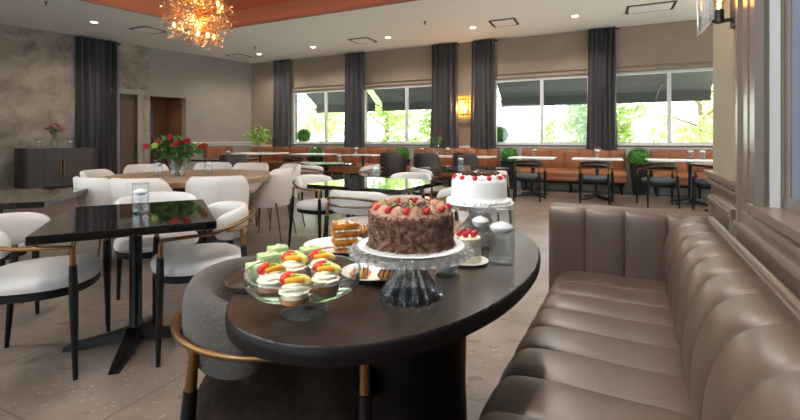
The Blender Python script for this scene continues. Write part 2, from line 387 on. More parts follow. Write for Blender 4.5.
# ---------------------------------------------------------------- right wall beside the sofa
V1 = 2.55/1.0                                # filled in below: the wall's free end
k = (713-400)/F; V1 = None
# RP(v).x/RP(v).y = k
V1 = RC*(RU.x-k*RU.y)/(k*RD.y-RD.x)
def vpx(px, off=0):
    k = (px-400)/F; return (RC-off)*(RU.x-k*RU.y)/(k*RD.y-RD.x)
VW0 = vpx(764.0); VW1 = -1.2                # the window opening
ZW = .93
mb = MB()
def rseg(mb, v0, v1, z0, z1, th=.22, off=0): bar(mb, RP(v0, -th/2+off), RP(v1, -th/2+off), th, z1-z0, (z0+z1)/2)
rseg(mb, V1, VW0, 0, CH+.2); rseg(mb, VW0, VW1, 0, ZW); rseg(mb, VW0, VW1, 2.9, CH+.2); rseg(mb, VW1, -2.3, 0, CH+.2)
struct('wall_right', mb, M['wall_sage'])
# wainscot: rail, panel below, panel moulding, skirting
vc = vpx(743)
mb = MB()
rseg(mb, V1+.004, vc+.002, 0, .95, .012, .008); rseg(mb, vc+.002, VW1, 0, ZW-.09, .012, .008)
struct('trim_5', mb, M['trim'])
mb = MB()
for z, h_, dp in ((.978, .016, .058), (.960, .018, .034), (.942, .012, .046), (.928, .014, .024)): rseg(mb, V1+.02, vc, z-h_/2, z+h_/2, dp, dp/2+.006)
struct('trim_6', mb, M['trim'])
mb = MB()
pa, pb = V1-.06, vc+.05
for z0, z1, v0, v1 in ((.845, .875, pa, pb), (.20, .23, pa, pb), (.20, .875, pa, pa-.03), (.20, .875, pb+.03, pb)):
    rseg(mb, v0, v1, z0, z1, .030, .026)
for z0, z1, v0, v1 in ((.855, .868, pa-.008, pb+.008), (.855-.64, .868-.64, pa-.008, pb+.008)): rseg(mb, v0, v1, z0, z1, .046, .032)
struct('trim_7', mb, M['trim'])
mb = MB(); rseg(mb, V1+.012, VW1, 0, .14, .02, .018); struct('baseboard_right', mb, M['trim'])
# deep window casing with stepped mouldings
M['white_jamb'] = mat('jamb_pale_paint', (204, 200, 198), .5)
wr = sroot('window_6'); cs = MB()
KV = (vc-VW0)/.10
for w0, w1, dp in ((0, .012, .042), (.012, .034, .018), (.034, .046, .030), (.046, .064, .040), (.064, .078, .020), (.078, .10, .044)):
    rseg(cs, vc-w0*KV, vc-w1*KV, ZW-.095+w0, 3.02, dp, dp/2)
    rseg(cs, vc-w0*KV, VW1, ZW-.095+w0, ZW-.095+w1+.0005, dp*1.3, dp*.65)
cs.build('casing', M['trim'], wr, False)
s_ = MB(); rseg(s_, VW0+.01, VW1, ZW-.012, ZW+.004, .10, -.02)
s_.build('window_sill', M['trim'], wr, False)
s_ = MB(); rseg(s_, VW0+.0, VW0-.006, ZW, 2.9, .024, -.012); s_.build('jamb_lining', M['white_jamb'], wr, False)
s_ = MB(); rseg(s_, VW0, VW0-.06, ZW, 2.9, .04, -.044); rseg(s_, VW0-.0, VW1, ZW+.0, ZW+.04, .04, -.042)
s_.build('window_frame', M['trim'], wr, False)
M['sky_reflection_pane'] = mat('sky_reflection_glazing', (74, 92, 120), .12, c2=(84, 102, 132), scale=2, spec=.7)  # reflected blue sky is put into the pane's own colour
g = MB(); rseg(g, VW0-.05, VW1, ZW+.03, 2.9, .012, -.046); g.build('pane', M['sky_reflection_pane'], wr, False)

# ---------------------------------------------------------------- outside
mb = MB().box((6, 30, -.2), (90, 60, .12)); struct('ground', mb, M['pavement'])
mb = MB(); bar(mb, WP(-26, -19), WP(-3, -19), 4, 4.4, 2.2); bar(mb, WP(-3, -22), WP(16, -22), 4, 3.4, 1.7); tag(mb.build('neighbour_house', M['house'], None, False), 'pale sunlit building seen through windows behind trees', 'building')
def leaves(mb, c, r, n, s, flat=.8):
    for _ in range(n):
        u = Vector((random.gauss(0, 1), random.gauss(0, 1), random.gauss(0, 1))).normalized()*(random.random()**.45)
        p = Vector(c)+Vector((u.x*r[0], u.y*r[1], u.z*r[2]))
        a = Vector((random.gauss(0, 1), random.gauss(0, 1), random.gauss(0, flat))).normalized(); b_ = a.cross(Vector((random.gauss(0, 1), random.gauss(0, 1), random.gauss(0, 1)))).normalized()
        q = s*random.uniform(.6, 1.2)
        mb.add([p-a*q, p+b_*q*.45, p+a*q, p-b_*q*.45], [(0, 1, 2, 3)])
def tree(t, off, h, r, label, n=2700, low=.8, lf='tree_leaf'):
    p = WP(t, -off); o = thing('tree', label, 'tree', p, group='trees outside the windows')
    tr = MB().tube([(0, 0, 0), (.05, 0, h*.35), (0, .06, h*.6), (.08, 0, h*.9)], [.13, .1, .07, .03])
    for k_ in range(7):
        a = k_*2.4; tr.tube([(0, 0, h*(.3+.06*k_)), (r*.4*cos(a), r*.4*sin(a), h*(.38+.07*k_)), (r*.8*cos(a), r*.8*sin(a), h*(.42+.08*k_))], [.05, .035, .012], 6)
    tr.build('trunk', M['bark'], o)
    mb = MB()
    for k_ in range(16):
        a = random.uniform(0, 2*pi); q = random.uniform(.1, .85)*r; z = random.uniform(low, h)
        leaves(mb, (q*cos(a), q*sin(a), z), (r*.45, r*.45, .55), n//16, .13)
    f_ = mb.build('foliage', M[lf], o, False)
for args in ((-12.5, 7, 4.2, 2.0, 'loose bright green tree outside the leftmost window'), (-8.4, 5.2, 4.6, 2.0, 'bright green tree outside the second window, left one'),
             (-5.2, 4.6, 4.4, 1.9, 'bright green tree outside the second window, right of its mullion'), (-.9, 5, 4.6, 1.5, 'bright green tree seen in the third window, right pane'),
             (2.7, 7.5, 4.4, 2.2, 'bright green tree seen in the window beside the right wall')):
    tree(*args)
def hedge(t, off, w, h, label):
    mb = MB()
    for k_ in range(8): leaves(mb, ((k_/7-.5)*w, 0, h*.5), (w*.12, .4, h*.55), 160, .09)
    o = mb.build('shrub', M['leaf'], None, False); o.location = WP(t, -off); o.rotation_euler = (0, 0, R(-25)); tag(o, label, 'shrub', 'low shrubs outside')
hedge(-7.2, 3.2, 3.0, 1.2, 'low leafy shrub outside the second window from the left')
hedge(-1.6, 8.0, 1.8, 1.3, 'low shrub at the far lawn edge seen in the third window')
for i, (a, b_) in enumerate(WIN):
    o = thing('awning', ['dark awning outside the leftmost window', 'dark awning outside the second window from left', 'dark awning outside the third window, right of the lit sconce', 'dark awning outside the window beside the right wall', 'dark awning over the added, unseen window at right'][i], 'awning', WP((a+b_)/2, -.25), R(-25), 'window awnings')
    w = (b_-a)/2+.12; c_ = MB()
    c_.add([(-w, 0, 2.95), (w, 0, 2.95), (w, 1.15, 2.28), (-w, 1.15, 2.28), (-w, 1.15, 2.03), (w, 1.15, 2.03)], [(0, 1, 2, 3), (3, 2, 5, 4)])
    c_.add([(-w, .02, 2.97), (w, .02, 2.97), (w, 1.17, 2.30), (-w, 1.17, 2.30), (-w, 1.17, 2.03), (w, 1.17, 2.03)], [(0, 1, 2, 3), (3, 2, 5, 4)])
    c_.build('canvas', M['awning'], o, False)
    for x in (-w+.05, 0, w-.05):
        MB().tube([(x, .03, 2.35), (x, 1.12, 2.1)], .014, 6).build('brace', M['black_metal'], o)
# ---------------------------------------------------------------- lamps in the ceiling
def spot(loc, e, col=(1, .92, .83), size=150, parent=None):
    d = bpy.data.lights.new('lamp', 'SPOT'); d.energy = e; d.spot_size = R(size); d.spot_blend = .6; d.shadow_soft_size = .06; d.color = col
    o = bpy.data.objects.new('lamp', d); COL.objects.link(o); o.location = loc
    if parent: o.parent = parent
    return o
M['lamp'] = emitter('warm_lamp', (255, 226, 190), 14)
DL = [(94, 22, 'leftmost, near the tall curtain'), (259, 54, 'near the far left corner'), (313, 47, 'second along the window wall'), (388, 37.5, 'third along the window wall'), (473, 27.5, 'above the lit wall sconce'), (575, 16, 'nearest to the right wall')]
pts = [(P2, lab) for P2, lab in [((Vector(((x-400)/F*((CH-HC)*F/(HY-y)), (CH-HC)*F/(HY-y), CH))), 'recessed round ceiling light, '+l) for x, y, l in DL]]
added_lamps = [(-3.5, 2.2), (-.75, .35), (.35, 1.9), (1.2, 4.2), (4.2, 5.0), (5.5, 2.5), (7.0, 6.0), (1.6, 6.0)]  # lamps out of view, added to brighten the room
pts += [(Vector((x, y, CH)), 'recessed round ceiling light added overhead for fill, out of view') for x, y in added_lamps]
for i, (p, lab) in enumerate(pts):
    o = thing('ceiling_light', lab, 'ceiling light', p, 0, 'recessed ceiling lights')
    MB().lathe([(.085, 0), (.085, -.008), (.062, -.008), (.058, 0)], seg=24, cap=False).build('trim_ring', M['white_trim'], o)
    MB().lathe([(.06, -.001), (.06, -.004)], seg=24).build('lens', M['lamp'], o)
    spot((0, 0, -.02), LAMP if i >= 6 else LAMP*.8, parent=o)
def vent(px, py, lab, w=.5, d=.5, rz=R(-25)):
    D = (CH-HC)*F/(HY-py); o = thing('ceiling_vent', lab, 'vent', ((px-400)/F*D, D, CH), rz, 'ceiling air vents')
    f = MB(); t = .045
    for c_, s_ in (((0, d/2, -.006), (w, t, .012)), ((0, -d/2, -.006), (w, t, .012)), ((w/2, 0, -.006), (t, d, .012)), ((-w/2, 0, -.006), (t, d, .012))): f.box(c_, s_)
    f.build('slot_frame', M['black_paint'], o, False)
    MB().box((0, 0, -.012), (w-.08, d-.08, .02)).build('centre_plate', M['ceiling'], o, False)
for a in ((148, 30, 'ceiling vent left of the chandelier'), (239, 56, 'ceiling vent near the far left corner'), (363, 40.5, 'ceiling vent in the middle of the window side'), (504, 22.5, 'ceiling vent above the lit wall sconce'), (650, 7.5, 'ceiling vent nearest to the right wall', .75, .5)): vent(*a)
for px, py, lab in ((46, 2, 'small ceiling sprinkler at the far left edge'), (219, 47, 'small ceiling sprinkler right below the chandelier'), (255, 46.5, 'small ceiling sprinkler near the far left corner'), (425, 21.5, 'small ceiling sprinkler in the middle of the ceiling')):
    D = (CH-HC)*F/(HY-py); o = thing('sprinkler', lab, 'sprinkler', ((px-400)/F*D, D, CH), 0, 'ceiling sprinklers')
    MB().lathe([(.03, 0), (.03, -.006), (.012, -.01), (.010, -.05), (.025, -.052), (.025, -.056)], seg=12).build('head', M['black_paint'], o)

# ---------------------------------------------------------------- chandelier
ch = thing('chandelier', 'golden branching crystal chandelier with glowing bulbs, hung from the ceiling tray', 'chandelier', (-2.16, 4.6, 2.47))
M['gold'] = mat('amber_gold_metal', (226, 160, 86), .3, .9)
M['amber'] = mat('amber_crystal', (196, 124, 60), .15, .5, c2=(248, 214, 176), scale=40, spec=.9)
M['bulb'] = emitter('warm_bulb', (255, 190, 100), 8)
MB().tube([(0, 0, CH+.5-2.47), (0, 0, -.05)], .012).build('rod', M['gold'], ch)
MB().lathe([(.09, CH+.5-2.47), (.09, CH+.48-2.47), (.02, CH+.45-2.47)], seg=24).build('canopy', M['gold'], ch)
br_ = MB(); cr = MB(); tips = []
rnd = random.Random(3)
def cdir():
    while True:
        u = Vector((rnd.gauss(0, 1), rnd.gauss(0, 1), rnd.gauss(0, 1))).normalized()
        if u.z > -.93: return u
for i in range(95):
    u = cdir(); r = rnd.uniform(.29, .385); side = Vector((rnd.uniform(-1, 1), rnd.uniform(-1, 1), rnd.uniform(-1, 1)))*.09
    if u.z < -.55: r *= 1.06
    a = Vector((0, 0, u.z*.16)); q = [a, u*r*.5+side, u*r]
    pth = [q[0]*(1-t)**2+q[1]*2*t*(1-t)+q[2]*t*t for t in (0, .25, .5, .75, 1)]
    br_.tube(pth, [.006, .005, .004, .003, .002], 4); tips.append(u*r)
    for k_ in range(26):
        t = rnd.uniform(.5, 1.04); p = q[0]*(1-t)**2+q[1]*2*t*(1-t)+q[2]*t*t
        p = p+Vector((rnd.gauss(0, 1), rnd.gauss(0, 1), rnd.gauss(0, 1)))*.026
        s_ = rnd.uniform(.006, .0125); x = Vector((rnd.gauss(0, 1), rnd.gauss(0, 1), rnd.gauss(0, 1))).normalized(); y = x.cross(cdir()).normalized(); z = x.cross(y)
        cr.add([p+x*s_*1.6, p-x*s_*1.6, p+y*s_, p-y*s_, p+z*s_*.7, p-z*s_*.7], [(0, 2, 4), (2, 1, 4), (1, 3, 4), (3, 0, 4), (2, 0, 5), (1, 2, 5), (3, 1, 5), (0, 3, 5)])
br_.build('branches', M['gold'], ch)
o = cr.build('crystals', M['amber'], ch, False); o['kind'] = 'stuff'
for i in range(14):
    a = i*2.4; z = (-.24, .02, .2, .1, -.12)[i % 5]; q = .24 if abs(z) < .15 else .17
    b_ = MB().lathe([(.002, .03), (.012, .018), (.016, 0), (.012, -.014), (.007, -.022)], (q*cos(a), q*sin(a), z), 10).build('bulb', M['bulb'], ch)
for z in (-.12, .15):
    d_ = bpy.data.lights.new('glow', 'POINT'); d_.energy = 5; d_.color = (1, .62, .28); d_.shadow_soft_size = .05; g_ = bpy.data.objects.new('glow', d_); COL.objects.link(g_); g_.location = (0, 0, z); g_.parent = ch

# ---------------------------------------------------------------- curtains
def curtain(name, a, b, zt, zb, label, folds, spread=1.0, m='curtain', am=.045):
    a = Vector(a); b = Vector(b); w = (b-a).length; d = (b-a).normalized(); n = Vector((-d.y, d.x, 0))
    o = thing(name, label, 'curtain', (a+b)/2, atan2(d.y, d.x), 'charcoal floor-length curtains')
    nx = folds*10; nz = 22; outer = []
    rs = []
    for i in range(nz+1):
        t = i/nz; z = zt+(zb-zt)*t; row = []; sp = 1+(spread-1)*t
        for j in range(nx+1):
            u = j/nx; amp = am*(.75+.25*sin(u*9+t*2))*(1 if t > .04 else .8)
            x = (u-.5)*w*sp+.012*sin(u*40+t*5)*t
            row.append((x, amp*sin(u*folds*2*pi)+.012*sin(u*folds*4*pi+t*3), z))
        rs.append(row)
    mb = MB(); mb.rings(rs, closed=False, cap=False)
    rs2 = [[(x, y+.008, z) for x, y, z in r] for r in rs]; mb.rings(rs2, closed=False, cap=False)
    mb.build('cloth', M[m], o, True, 180)
    g = MB()
    for j in range(folds*2):
        x = ((j+.5)/(folds*2)-.5)*w
        g.lathe([(.03, -.004), (.03, .004), (.02, .004), (.02, -.004)], (x, .0, zt-.05), 12)
    g.build('eyelets', M['black_metal'], o)
    return o
CU = [(277, 293, 'charcoal curtain at the far left end of the window wall', 3), (348, 366, 'charcoal curtain between the first and second windows', 4), (434, 459, 'charcoal curtain left of the lit wall sconce', 5), (473.5, 496, 'charcoal curtain right of the lit wall sconce', 5), (588.5, 615.5, 'charcoal curtain between the two rightmost windows', 6)]
for x0, x1, lab, n_ in CU:
    a, b_ = WP(tw(x0), .16), WP(tw(x1), .16)
    curtain('curtain', a, b_, CH-.015, .93, lab, n_, 1.1)
    r = MB().tube([a-E*.01+Vector((0, 0, CH-.065)), b_+E*.03+Vector((0, 0, CH-.065))], .014); r.ball(b_+E*.04+Vector((0, 0, CH-.065)), .026)
    tag(r.build('curtain_rod', M['black_metal']), 'short black rod holding the '+lab, 'curtain rod', 'short curtain rods')
# the tall curtain on the left wall
a, b_ = LP(tl(74), .105), LP(tl(116), .105)
curtain('curtain', a, b_, CH-.02, .03, 'tall charcoal curtain on the plaster wall beside the dark sideboard', 6, 1.0, 'curtain', .075)
r = MB().tube([a+LD*.02+Vector((0, 0, CH-.07)), b_-LD*.03+Vector((0, 0, CH-.07))], .016); r.ball(b_-LD*.04+Vector((0, 0, CH-.07)), .03)
tag(r.build('curtain_rod', M['black_metal']), 'black rod holding the tall curtain on the plaster wall', 'curtain rod', 'short curtain rods')

# ---------------------------------------------------------------- wall sconce between curtains
M['amber_glow'] = emitter('amber_crystal_glow', (255, 190, 96), 5)
p = WP(tw(465), .02, 1.13+(140-106)*10.4/430)
o = thing('wall_sconce', 'lit amber crystal wall sconce between two charcoal curtains', 'wall lamp', p, R(-25))
MB().box((0, 0, 0), (.14, .03, .42), bev=.006).build('backplate', M['bronze'], o)
rn = random.Random(5); g = MB()
for k_ in range(36):
    x = ((k_ % 6)/5-.5)*.34; z = ((k_//6)/5-.5)*.48; g.box((x, -.09-.05*cos(x*6), z), (.05, .03, .07), rz=rn.uniform(-.5, .5), bev=.01, seg=1)
M['amber_piece'] = mat('amber_cast_glass', (226, 158, 72), .15, spec=.8, emit=(255, 150, 50), estr=.35)
g.build('crystal_blocks', M['amber_piece'], o)
f = MB()
for z in (-.27, 0, .27): f.box((0, -.08, z), (.38, .05, .02), bev=.004)
for x in (-.19, .19): f.box((x, -.08, 0), (.015, .04, .56), bev=.004)
f.build('frame', M['bronze'], o)
MB().ball((.0, -.17, .10), (.03, .025, .05), 10).build('bulb', M['bulb'], o); MB().ball((.06, -.17, -.08), (.03, .025, .08), 10).build('bulb', M['bulb'], o)
d_ = bpy.data.lights.new('glow', 'POINT'); d_.energy = 14; d_.color = (1, .6, .25); d_.shadow_soft_size = .05; g_ = bpy.data.objects.new('glow', d_); COL.objects.link(g_); g_.location = (0, -.22, 0); g_.parent = o
# the sconce high on the right wall; local x along the wall (away), y into the room
v = 1.97; D = RP(v).y
zz = lambda py, D=D: HC+(HY-py)*D/F
o = thing('wall_sconce', 'black metal wall sconce with a clear bulb and hanging glass prism, on right wall', 'wall lamp', RP(v, .0, 0), atan2(RD.y, RD.x))
zl = zz(26)
MB().box((0, .008, zl+.17), (.10, .016, .34), bev=.003).build('backplate', M['black_paint'], o, False)
a = MB(); a.box((0, .04, zz(19)), (.016, .075, .012)); a.build('arm', M['black_paint'], o, False)
MB().lathe([(.012, zz(21.5)), (.0155, zz(21)), (.0155, zz(8)), (.013, zz(8)), (.013, zz(15))], (0, .055, 0), 24).build('bulb_cup', M['black_paint'], o, True, 40)
z0 = zz(8)
MB().lathe([(.007, z0-.02), (.009, z0+.004), (.015, z0+.022), (.018, z0+.04), (.014, z0+.06), (.004, z0+.078)], (0, .055, 0), 20).build('bulb', thin_glass('bulb_glass', (255, 236, 205), .8), o)
MB().tube([(0, .055+.006*sin(k_*1.9), z0+.004+k_*.005) for k_ in range(11)], .0025, 5).build('filament', emitter('filament', (255, 176, 84), 60), o)
g = MB(); zb_ = zz(29); w_, t_ = .075, .016
g.rings([[(-w_, .100-t_, zb_+.03), (w_, .100-t_, zb_+.03), (w_, .100+t_, zb_), (-w_, .100+t_, zb_)], [(-w_, .100-t_, zb_+.4), (w_, .100-t_, zb_+.4), (w_, .100+t_, zb_+.4), (-w_, .100+t_, zb_+.4)]])
g.build('glass_prism', M['crystal'], o, False)
g = MB(); g.tube([(0, .012, zb_+.33), (0, .085, zb_+.33)], .006); g.build('prism_arm', M['bronze'], o)
d_ = bpy.data.lights.new('glow', 'POINT'); d_.energy = 2; d_.color = (1, .65, .32); d_.shadow_soft_size = .02; g_ = bpy.data.objects.new('glow', d_); COL.objects.link(g_); g_.location = (0, .055, z0+.12); g_.parent = o
# the lamp inside the alcove
o = thing('ceiling_light', 'small warm ceiling lamp inside the brown alcove', 'ceiling light', LP((sA+sB)/2+.3, -.7, HD))
MB().lathe([(.07, 0), (.07, -.012), (.05, -.012)], seg=20).build('lens', M['lamp'], o); spot((0, 0, -.04), 5, (1, .7, .45), parent=o)

# ---------------------------------------------------------------- seating built of upholstered channels
def channels(mb, prof, length, pitch, bulge, per=10, x0=0, pw=3.2):
    """prof: closed loop of (y, z, weight); swept along x, every channel swelling along the loop's normal"""
    n = len(prof); rows = []; nn = []
    area = sum(prof[i][0]*prof[(i+1) % n][1]-prof[(i+1) % n][0]*prof[i][1] for i in range(n)); sg = 1 if area > 0 else -1
    for i in range(n):
        a = Vector(prof[i-1][:2]); b_ = Vector(prof[(i+1) % n][:2]); d = (b_-a).normalized(); nn.append((d.y*sg, -d.x*sg))
    k_ = max(1, round(length/pitch)); pt = length/k_
    us = [0, .012, .035, .08, .16, .30, .5, .70, .84, .92, .965, .988]
    for c_ in range(k_):
        for u in (us if c_ < k_-1 else us+[1]):
            h = bulge*(1-abs(2*u-1)**pw)**.6
            x = x0+(c_+u)*pt; rows.append([(x, p[0]+nn[i][0]*h*p[2], p[1]+nn[i][1]*h*p[2]) for i, p in enumerate(prof)])
    return mb.rings(rows)
def fine(prof, k_=4):                      # smooth a coarse profile loop (Catmull-Rom)
    n = len(prof); out = []
    for i in range(n):
        p0, p1, p2, p3 = [prof[(i+j-1) % n] for j in range(4)]
        for q in range(k_):
            t = q/k_; out.append(tuple(.5*((2*p1[c_])+(-p0[c_]+p2[c_])*t+(2*p0[c_]-5*p1[c_]+4*p2[c_]-p3[c_])*t*t+(-p0[c_]+3*p1[c_]-3*p2[c_]+p3[c_])*t**3) for c_ in range(3)))
    return out
# the taupe sofa along the right wall: local x runs away along the wall, y into the wall
so = thing('sofa', 'long taupe leather banquette sofa with vertical channels, along the right wall', 'sofa', RU*(RC-.01)+RD*0, atan2(RD.y, RD.x))
SB, SE = -1.55, 2.385                       # ends along the wall
# local y: + is left of the walking direction = into the room; depth 0 at the wall
seat = fine([(.10, .14, 0), (.10, .43, .3), (.38, .455, 1), (.60, .45, 1), (.662, .415, 1), (.680, .34, 1), (.672, .20, .6), (.66, .14, 0)])
mb = MB(); L_ = SE-.005-SB; channels(mb, seat, L_, .187, .013, 10, SB); mb.build('seat', M['sofa'], so, True, 50)
back = fine([(.01, .16, 0), (.005, .74, 0), (.03, .765, .1), (.08, .776, .7), (.145, .738, 1), (.185, .65, 1), (.194, .54, 1), (.182, .42, .6), (.16, .20, 0)])
mb = MB(); channels(mb, back, L_, .187, .014, 10, SB); mb.build('backrest', M['sofa'], so, True, 50)
pp = MB().tube([(x_, .018, .772) for x_ in (SB, 0, SE+.02)], .0075, 8); pp.build('piping', M['sofa'], so)
# end arm: its own channels run across
ae = MB(); rot = Matrix.Translation((SE+.10, 0, 0)) @ Matrix.Rotation(pi/2, 4, 'Z')
ap = fine([(0, .10, 0), (.0, .73, 0), (.02, .765, .1), (.06, .77, .4), (.094, .755, .8), (.10, .70, 1), (.10, .44, 1), (.10, .12, .3)], 3)
t_ = MB(); channels(t_, ap, .715, .178, .012, 8, .005); ae.add([tuple(rot @ Vector(v_)) for v_ in t_.v], t_.f); ae.build('end_arm', M['sofa'], so, True, 50)
MB().box(((SB+SE)/2, .35, .085), (SE-SB-.02, .60, .14)).build('plinth', M['edge_wood'], so, False)

def banquette(t0, t1, label, org=None, ax=None, m='tan_leather'):
    org = org or WP(t0, .03); rz = atan2(E.y, E.x) if ax is None else atan2(ax.y, ax.x)
    L_ = t1-t0; o = thing('banquette', label, 'banquette', org, rz, 'cognac channel-back banquettes')
    # local x along the wall, y negative = into the room
    st = fine([(-.10, .24, 0), (-.10, .47, .3), (-.30, .485, 1), (-.52, .475, 1), (-.575, .43, 1), (-.58, .34, 1), (-.56, .24, 0)])
    mb = MB(); channels(mb, st, L_, .9, .006, 8); mb.build('seat', M[m], o, True, 50)
    bk = fine([(0, .24, 0), (0, .88, 0), (-.03, .905, .2), (-.09, .90, .8), (-.125, .85, 1), (-.14, .60, 1), (-.14, .40, .5), (-.13, .24, 0)])
    mb = MB(); channels(mb, bk, L_, .29, .035, 8, 0, 2.2); mb.build('backrest', M[m], o, True, 50)
    f = MB().box((L_/2, -.30, .22), (L_-.06, .46, .05)); f.build('base_frame', M['edge_wood'], o, False)
    for x in (.08, L_/2, L_-.08):
        for y in (-.10, -.50):
            MB().lathe([(.018, 0), (.026, .2)], (x, y, 0), 8).build('leg', M['ebony'], o)
    return o
BQ = [(252, 317, 'cognac leather banquette in the far left corner under the leftmost window'), (328, 398, 'cognac leather banquette under the second window from left'), (416, 500, 'cognac leather banquette behind the dark tub chairs, below the lit sconce'), (523, 625, 'cognac leather banquette between the two right boxwood planters'), (650, 742, 'cognac leather banquette partly hidden by the right wall')]
for a, b_, lab in BQ: banquette(tw(a)+(.12 if a == 252 else 0), tw(b_), lab)
sl = tl(203)
banquette(0, sl-.75, 'cognac leather banquette along the grey left wall', LP(sl, .06), -LD)

# planters with clipped balls
def planter(px, off, lab, s=1.0):
    o = thing('planter', lab, 'planter', WP(tw(px), off), R(-25), 'boxwood planters between banquettes')
    rs = []
    for w, z in ((.11, 0), (.165, .60), (.175, .64), (.15, .64), (.14, .58)): rs.append([(x*w, y*w, z) for x, y in ((-1, -1), (1, -1), (1, 1), (-1, 1))])
    MB().rings(rs).build('pot', M['black_paint'], o, False)
    mb = MB(); mb.ball((0, 0, .75), .17*s, 16)
    for _ in range(1500):
        u = Vector((random.gauss(0, 1), random.gauss(0, 1), random.gauss(0, 1))).normalized(); p_ = Vector((0, 0, .75))+u*(.2*s)*random.uniform(.88, 1.05)
        a = u.cross(Vector((random.random(), random.random(), random.random()))).normalized(); b2 = (a.cross(u)+u*random.uniform(-.8, .8)).normalized(); q = .016
        mb.add([p_-a*q, p_+b2*q, p_+a*q, p_-b2*q], [(0, 1, 2, 3)])
    mb.build('boxwood_ball', M['box_leaf'], o, False)
for a in ((637.5, .30, 'black planter with a clipped boxwood ball, rightmost, beside the right banquettes', 1.08), (511.5, .30, 'black planter with boxwood ball below the third window', 1.0), (407, .34, 'black planter with boxwood ball below the second window', 1.0), (322.5, .34, 'black planter with boxwood ball nearest the far left corner', 1.0)): planter(*a)
for px, lab in ((292.5, 'round clipped topiary outside the leftmost window'), (495, 'round clipped topiary outside the third window, beside the curtain')):
    o = thing('topiary', lab, 'topiary', WP(tw(px), -.55), 0, 'topiaries outside the windows')
    MB().lathe([(.16, 0), (.2, .4), (.17, .4)], seg=20).build('pot', M['black_paint'], o); MB().tube([(0, 0, .38), (0, 0, 1.1)], .02).build('trunk', M['bark'], o)
    mb = MB(); mb.ball((0, 0, 1.26), .2, 16)
    for _ in range(1200):
        u = Vector((random.gauss(0, 1), random.gauss(0, 1), random.gauss(0, 1))).normalized(); p_ = Vector((0, 0, 1.26))+u*.23*random.uniform(.88, 1.04)
        a = u.cross(Vector((random.random(), random.random(), random.random()))).normalized(); b2 = (a.cross(u)+u*random.uniform(-.8, .8)).normalized(); q = .018
        mb.add([p_-a*q, p_+b2*q, p_+a*q, p_-b2*q], [(0, 1, 2, 3)])
    mb.build('clipped_ball', M['box_leaf'], o, False)

# ---------------------------------------------------------------- arm chairs
def arc(r, a0, a1, z, n=24, ry=None, cy=0):
    ry = ry or r; return [(r*cos(R(a0+(a1-a0)*i/n)), cy+ry*sin(R(a0+(a1-a0)*i/n)), z) for i in range(n+1)]
def armchair(label, seat_m, pad_m, rail_m, leg_m, group, pad_h=.20, pad_z=.665, two=True, pad_t=.055, loc=(0, 0, 0), rz=0, span=82, sw=.255, lk=1, rise=.25):
    o = thing('armchair', label, 'chair', loc, rz, group)
    ol = blob(sw, .245, 2.5, 40)
    mb = MB(); slab(mb, ol, [(.03, .415), (.006, .42), (0, .44), (.006, .463), (.03, .478), (.09, .487), (.2, .490)], (0, .03, 0)); mb.build('seat', seat_m, o, True, 60)
    mb = MB(); slab(mb, blob(sw-.012, .235, 2.5, 40), [(.012, .375), (0, .38), (0, .414), (.01, .416)], (0, .03, 0)); mb.build('seat_frame', leg_m, o)
    # curved pad
    rs = []; n = 30; Rr = .232
    for i in range(n+1):
        u = i/n*2-1; a = R(-90+u*span); e = max(.0, 1-abs(u)**5); hh = pad_h/2*(.25+.75*sqrt(max(0, 1-abs(u)**6)))*(1-.12*u*u); tt = pad_t/2*(.3+.7*sqrt(max(0, 1-abs(u)**8)))
        ring = []
        for j in range(16):
            b_ = 2*pi*j/16; q = math.copysign(abs(cos(b_))**.75, cos(b_))*tt; z = math.copysign(abs(sin(b_))**.8, sin(b_))*hh
            rr = Rr+q+.10*(z+.0)*.5
            ring.append((rr*cos(a)*1.05, rr*sin(a)+.02, pad_z+z-.012*u*u))
        rs.append(ring)
    MB().rings(rs).build('backrest', pad_m, o, True, 60)
    # arm rail: front legs up, back round behind the pad
    X, YF, ZR = .272, .235, .625
    pts = [(X, YF, ZR-.012), (X, YF-.012, ZR), (X, .10, ZR+.004)]+[(x, y, ZR+.008+rise*max(0, -y)) for x, y, z in arc(X, 0, -180, 0, 24, .275, .0)]+[(-X, .10, ZR+.004), (-X, YF-.012, ZR), (-X, YF, ZR-.012)]
    MB().tube(pts, .0095, 8).build('arm_rail', rail_m, o, True, 80)
    if two:
        q = MB().tube(arc(X*.985, -18, -162, .635, 20, .268, .0), .008, 8); q.build('back_rail', rail_m, o, True, 80)
    for x in (-1, 1):
        for fr in (1, 0):
            y = YF if fr else -.165; xt = X if fr else .215; zt = ZR-.01 if fr else ZR+.01
            xb, yb = (xt+.004, y+.012) if fr else (xt+.02, y-.05)
            f_ = lambda z: (x*(xb+(xt-xb)*z/zt), yb+(y-yb)*z/zt, z)
            l_ = MB().tube([f_(0), f_(.2), f_(.40), f_(.54)], [.0105*lk, .0155*lk, .0195*lk, .0165*lk], 12); lg = l_.build('leg', leg_m, o, True, 50)
            s_ = MB().tube([f_(.54), f_(zt)], [.0135, .0115], 12); s_.build('leg_sleeve', rail_m, lg, True, 50)
    return o
WL = M['white_leather']
AW = armchair('white padded armchair with black legs and brass arms at the black table, nearest left', WL, WL, M['brass'], M['ebony'], 'white armchairs at black tables', .18, .66, True)
AW.location = (-1.86, 2.20, 0); AW.rotation_euler = (0, 0, yaw((.93, .35)))
